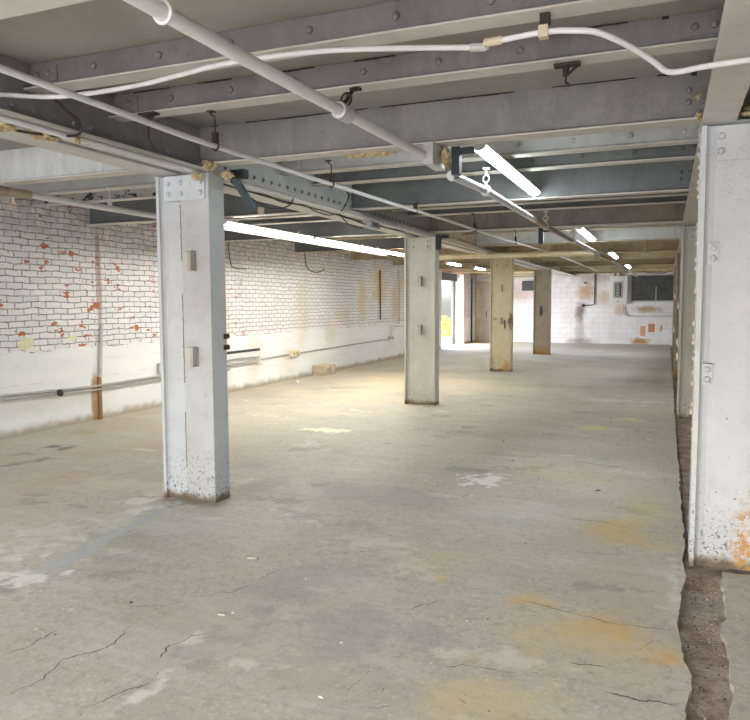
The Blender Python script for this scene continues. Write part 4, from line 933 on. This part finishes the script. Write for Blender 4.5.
for i, (a, b) in enumerate(((5.25, 7.7), (11.25, 13.45), (16.7, 19.0), (22.5, 24.7))):
    lamp(-1.31+.05*i, a, b, 2.72 if i == 0 else 2.69, 2.82, L_[i], 'lamps of the middle aisle')
lamp(-1.45, -1.9, .5, 2.72, 2.82, 'middle aisle ceiling lamp behind the camera', 'lamps of the middle aisle')
LL = ['bright lamp of the left aisle row directly right of the first column', 'middle lamp of the bright continuous left aisle row', 'lamp of the left aisle row ending at the second column']
for i, (a, b) in enumerate(((7.66, 10.03), (10.10, 12.47), (12.54, 14.9))):
    lamp(-5.16, a, b, 2.59, 2.68, LL[i], 'lamps of the left aisle', True, .078)
lamp(-5.16, 17.5, 18.7, 2.59, 2.68, 'short distant lamp seen just right of the second column', 'lamps of the left aisle', True)
lamp(-5.16, 20.3, 21.5, 2.59, 2.68, 'short distant lamp left of the yellowed column head', 'lamps of the left aisle', True)
lamp(-5.9, 1.7, 4.1, 2.70, 2.82, 'left aisle ceiling lamp beyond the left picture edge', 'lamps of the left aisle', False)

# ------------------------------------------------------------------ left wall fittings
def wallpipe(name, pts, r, mat, label, cat='conduit'):
    o = MB().tube(pts, r, 8).build(name, mat, origin=pts[0]); tag(o, label, cat); return o
X_ = XW+.03
wallpipe('wall_conduit', [(X_, 3.0, .60), (X_, 6.2, .525), (X_, 7.6, .475), (X_, 9.2, .49), (X_, 11, .49)], .017, M['conduit_wall'], 'upper grey conduit running low along the left wall to the first column')
wallpipe('wall_conduit.001', [(X_, 3.0, .54), (X_, 6.2, .475), (X_, 7.6, .425), (X_, 9.2, .43), (X_, 11, .42)], .013, M['conduit_wall'], 'lower thin conduit just below the other one on the left wall')
root = empty('conduit_valve', (X_, 7.05, .45), 'small rusty valve on the conduits of the left wall', 'valve')
MB().lump((X_+.028, 7.05, .46), (.028, .05, .05), 2, sub=2).build('valve_body', M['rusty'], root)
root = empty('vertical_conduit', (X_, 7.80, 0), 'vertical painted conduit with a rusty foot on the left brick wall', 'conduit')
MB().tube([(X_, 7.80, .62), (X_, 7.84, 1.15), (X_, 7.86, 1.32)], .022, 8).build('upper_run', M['pipe_grey'], root)
MB().box(XW+.002, XW+.03, 7.765, 7.82, 0.0, .60).build('rusty_foot', M['footrust'], root)
root = empty('wall_outlet_box', (XW, 9.1, .6), 'small pale outlet box on the wall just left of the first column', 'outlet')
MB().box(XW+.001, XW+.05, 9.03, 9.17, .53, .69).build('box_body', M['greybox'], root, bevel=.004)
MB().box(XW+.05, XW+.055, 9.05, 9.15, .55, .67).build('cover', M['whitebox'], root)
root = empty('wall_trunking', (XW, 11.4, .7), 'white trunking with a dark slot above it on the wall right of the first column', 'trunking')
MB().box(XW+.001, XW+.05, 10.6, 12.05, .60, .70).build('trunking_body', M['whitebox'], root)
MB().box(XW+.001, XW+.035, 10.6, 12.05, .70, .745).build('slot', M['dark'], root)
wallpipe('wall_conduit.002', [(X_+.02, 10.5, .56), (X_+.02, 11.85, .56)], .012, M['conduit_wall'], 'upper of two short pipes below the white trunking')
wallpipe('wall_conduit.003', [(X_+.02, 10.5, .51), (X_+.02, 11.95, .51)], .016, M['conduit_wall'], 'lower of two short pipes below the white trunking')
root = empty('wall_tap', (X_, 11.9, .5), 'small white pipe elbow at the end of the short wall pipes', 'pipe fitting')
MB().tube([(X_+.03, 11.97, .60), (X_+.03, 11.97, .42)], .03, 10).tube([(X_+.03, 11.97, .47), (X_+.10, 11.99, .44)], .022, 8).build('elbow', M['whitebox'], root)
wallpipe('wall_conduit.004', [(X_-.01, 12.1, .53), (X_-.01, 13.3, .545), (X_-.01, 19.0, .60)], .014, M['conduit_wall'], 'thin dark conduit running along the far lit wall base to the wall valve')
root = empty('cream_outlet', (XW, 13.4, .55), 'cream yellow outlet box on the lit left wall', 'outlet')
MB().box(XW+.001, XW+.07, 13.25, 13.62, .49, .62).build('box_body', M['cream'], root, bevel=.006)
for q in (13.36, 13.50): MB().box(XW+.07, XW+.074, q-.02, q+.02, .53, .58).build('socket', M['browncable'], root)
root = empty('wall_valve', (XW, 19.1, .6), 'pipe valve with vertical pipe low on the far left wall before the second column', 'valve')
MB().tube([(XW+.09, 19.1, .40), (XW+.09, 19.1, 1.0)], .035, 10).build('riser', M['whitebox'], root)
MB().tube([(XW+.0, 19.1, .62), (XW+.16, 19.1, .62)], .05, 10).build('valve_body', M['greybox'], root)
MB().tube([(XW+.03, 19.2, .95), (XW+.03, 20.6, .95)], .022, 8).build('side_pipe', M['whitebox'], root)
wallpipe('wall_riser', [(XW+.03, 18.4, 1.15), (XW+.03, 18.4, 2.5)], .02, M['browncable'], 'thin brown vertical conduit on the stained far part of the left wall')
wallpipe('wall_riser.001', [(XW+.03, 19.9, 1.0), (XW+.03, 19.9, 2.55)], .018, M['pipe_cream'], 'cream vertical conduit beside the brown one on the stained wall', 'conduit')
wallpipe('wall_riser.002', [(XW+.04, 28.35, 0.02), (XW+.04, 28.35, 2.6)], .03, M['rusty'], 'dark vertical pipe on the brick between the doorway and the corner door', 'pipe')
# lump against the wall
o = MB().box(-7.28, -7.02, 14.28, 14.86, 0, .22).build('concrete_block', M['block'], origin=(-7.15, 14.55, 0)); tag(o, 'crumbling beige concrete block on the floor against the lit left wall', 'block')
bm = bmesh.new(); bm.from_mesh(o.data); bmesh.ops.subdivide_edges(bm, edges=bm.edges, cuts=6, use_grid_fill=True)
for v in bm.verts:
    if v.co.z > .01: v.co += Vector((mnoise.noise(v.co*9), mnoise.noise(v.co*9+Vector((5, 5, 5))), mnoise.noise(v.co*9+Vector((9, 1, 5)))))*.04
bm.to_mesh(o.data); bm.free()
for i, (q, rr) in enumerate((((-7.2, 20.6, .07), (.10, .28, .085)), )):
    o = MB().lump(q, rr, i+5, amp=.5).build('rubble_heap', M['block'], origin=(q[0], q[1], 0)); tag(o, 'low heap of rubble at the left wall foot just before the second column', 'rubble')
o = MB().lump((-6.95, 12.9, .02), (.035, .04, .028), 3, sub=2).build('white_pebble', M['whitebox'], origin=(-6.95, 12.9, 0)); tag(o, 'tiny white lump lying on the floor near the lit left wall', 'debris')

# ------------------------------------------------------------------ far wall fittings
root = empty('breaker_cabinet', (-1.72, YF, 1.6), 'open white electrical panel with dark breakers on the end wall', 'electrical panel')
MB().box(-2.06, -1.42, YF-.13, YF-.002, 1.53, 2.60).build('cabinet', M['whitebox'], root, bevel=.006)
MB().box(-1.93, -1.57, YF-.142, YF-.131, 1.76, 2.40).build('breaker_cover', M['greybox'], root)
MB().box(-1.86, -1.64, YF-.150, YF-.142, 1.82, 2.32).build('breaker_recess', M['dark'], root)
for k in range(8): MB().box(-1.83, -1.70, YF-.158, YF-.150, 1.85+.057*k, 1.885+.057*k).build('breaker', M['greybox'], root)
MB().box(-1.78, -1.72, YF-.145, YF-.131, 1.62, 1.65).build('latch', M['dark'], root)
wallpipe('panel_conduit', [(-1.55, YF-.05, 1.52), (-1.55, YF-.05, 1.25), (-1.50, YF-.05, 1.12), (-1.38, YF-.05, 1.07), (0.8, YF-.05, 1.07)], .016, M['conduit_wall'], 'grey conduit dropping from the electrical panel and turning right along the end wall')
wallpipe('panel_feed_pipe', [(-1.74, YF-.06, 2.61), (-1.74, YF-.06, 2.96)], .05, M['pipe_cream'], 'thick short pipe rising from the electrical panel top', 'pipe')
wallpipe('panel_feed_pipe.001', [(-1.88, YF-.06, 2.61), (-1.88, YF-.06, 2.72), (-1.96, YF-.06, 2.80), (-2.5, YF-.06, 2.82)], .02, M['dark'], 'dark curved cable leaving the electrical panel top to the left', 'cable')
wallpipe('wall_cable_far', [(-1.2, YF-.03, 2.82), (-.7, YF-.03, 2.70), (-.2, YF-.03, 2.68), (.3, YF-.03, 2.80)], .015, M['dark'], 'dark cable sagging above the block window', 'cable')
root = empty('vent_box', (-5.1, YF, 2.1), 'dark grey vent box high on the end wall between the two farther columns', 'vent')
MB().box(-5.42, -4.78, YF-.12, YF-.002, 2.08, 2.46).build('vent_body', M['dark'], root)
mb = MB()
for k in range(6): mb.box(-5.40, -4.80, YF-.135, YF-.12, 2.10+.06*k, 2.14+.06*k)
mb.build('louvre', M['ventgrey'], root)
wallpipe('far_conduit', [(-2.62, YF-.03, 2.7), (-2.62, YF-.03, 1.53), (-2.7, YF-.03, 1.50), (-3.0, YF-.03, 1.48)], .018, M['rusty'], 'thin rusty conduit dropping down the stained end wall left of the panel')
o = MB().box(-3.09, -2.99, YF-.07, YF-.002, 1.42, 1.54).build('wall_switch', M['dark'], origin=(-3.04, YF, 1.48)); tag(o, 'small dark switch box above the black stain on the end wall', 'switch')
o = MB().box(-3.02, -2.94, YF-.05, YF-.002, 2.33, 2.39).build('wall_switch.001', M['dark'], origin=(-2.98, YF, 2.36)); tag(o, 'tiny dark fitting higher up on the stained end wall', 'switch')
wallpipe('far_ceiling_pipe', [(-6.9, YF-.25, 2.62), (-4.3, YF-.25, 2.62)], .04, M['pipe_cream'], 'cream pipe along the top of the end wall behind the farther columns', 'pipe')

# ------------------------------------------------------------------ small debris
rnd = random.Random(21); mb = MB()
spots = [(-2.55, 3.3), (-2.15, 3.05)]
for i in range(170):
    x = rnd.uniform(-5.5, 0.05); y = rnd.uniform(2.2, 11); s = rnd.uniform(.003, .009)*(1 if rnd.random() < .93 else 1.8); a = rnd.uniform(0, 3.14); e = rnd.choice([1, 1, 1.6, 2.4])
    c_, s_ = math.cos(a), math.sin(a)
    q = [(x+c_*s*e, y+s_*s*e, .001), (x-s_*s, y+c_*s, .001), (x-c_*s*e, y-s_*s*e, .001), (x+s_*s*.8, y-c_*s*.8, .001)]
    mb.add(q+[(x, y, .001+s*.8)], [(0, 1, 4), (1, 2, 4), (2, 3, 4), (3, 0, 4), (3, 2, 1, 0)], 0 if rnd.random() < .62 else 1)
tag(mb.build('paint_chips', [M['chip'], M['debris']]), 'pale paint chips and dark crumbs scattered over the concrete floor', 'debris', kind='stuff')
mb = MB()
for i in range(170):
    x = rnd.uniform(.12, .30); y = rnd.uniform(2.7, 4.6); s = rnd.uniform(.002, .0065)
    mb.lump((x, y, -.028+s*.4), (s, s, s*.7), i, sub=1, mi=0 if rnd.random() < .5 else 1)
tag(mb.build('trench_gravel', [M['block'], M['debris']]), 'loose gravel and crumbs in the brown strip before the right hand column', 'gravel', kind='stuff')
for i, (x, y, L, a, lab) in enumerate(((-2.39, 3.80, .028, .3, 'pale wood splinter on the floor right of the first column foot'), (-2.09, 3.03, .02, .2, 'short pale splinter on the floor nearer than the first column'))):
    m_ = Matrix.Translation((x, y, 0)) @ Matrix.Rotation(a, 4, 'Z')
    o = MB().box(-L, L, -.004, .004, .001, .006, m=m_).build('wood_splinter', M['chip'], origin=(x, y, 0)); tag(o, lab, 'splinter', 'splinters on the floor')
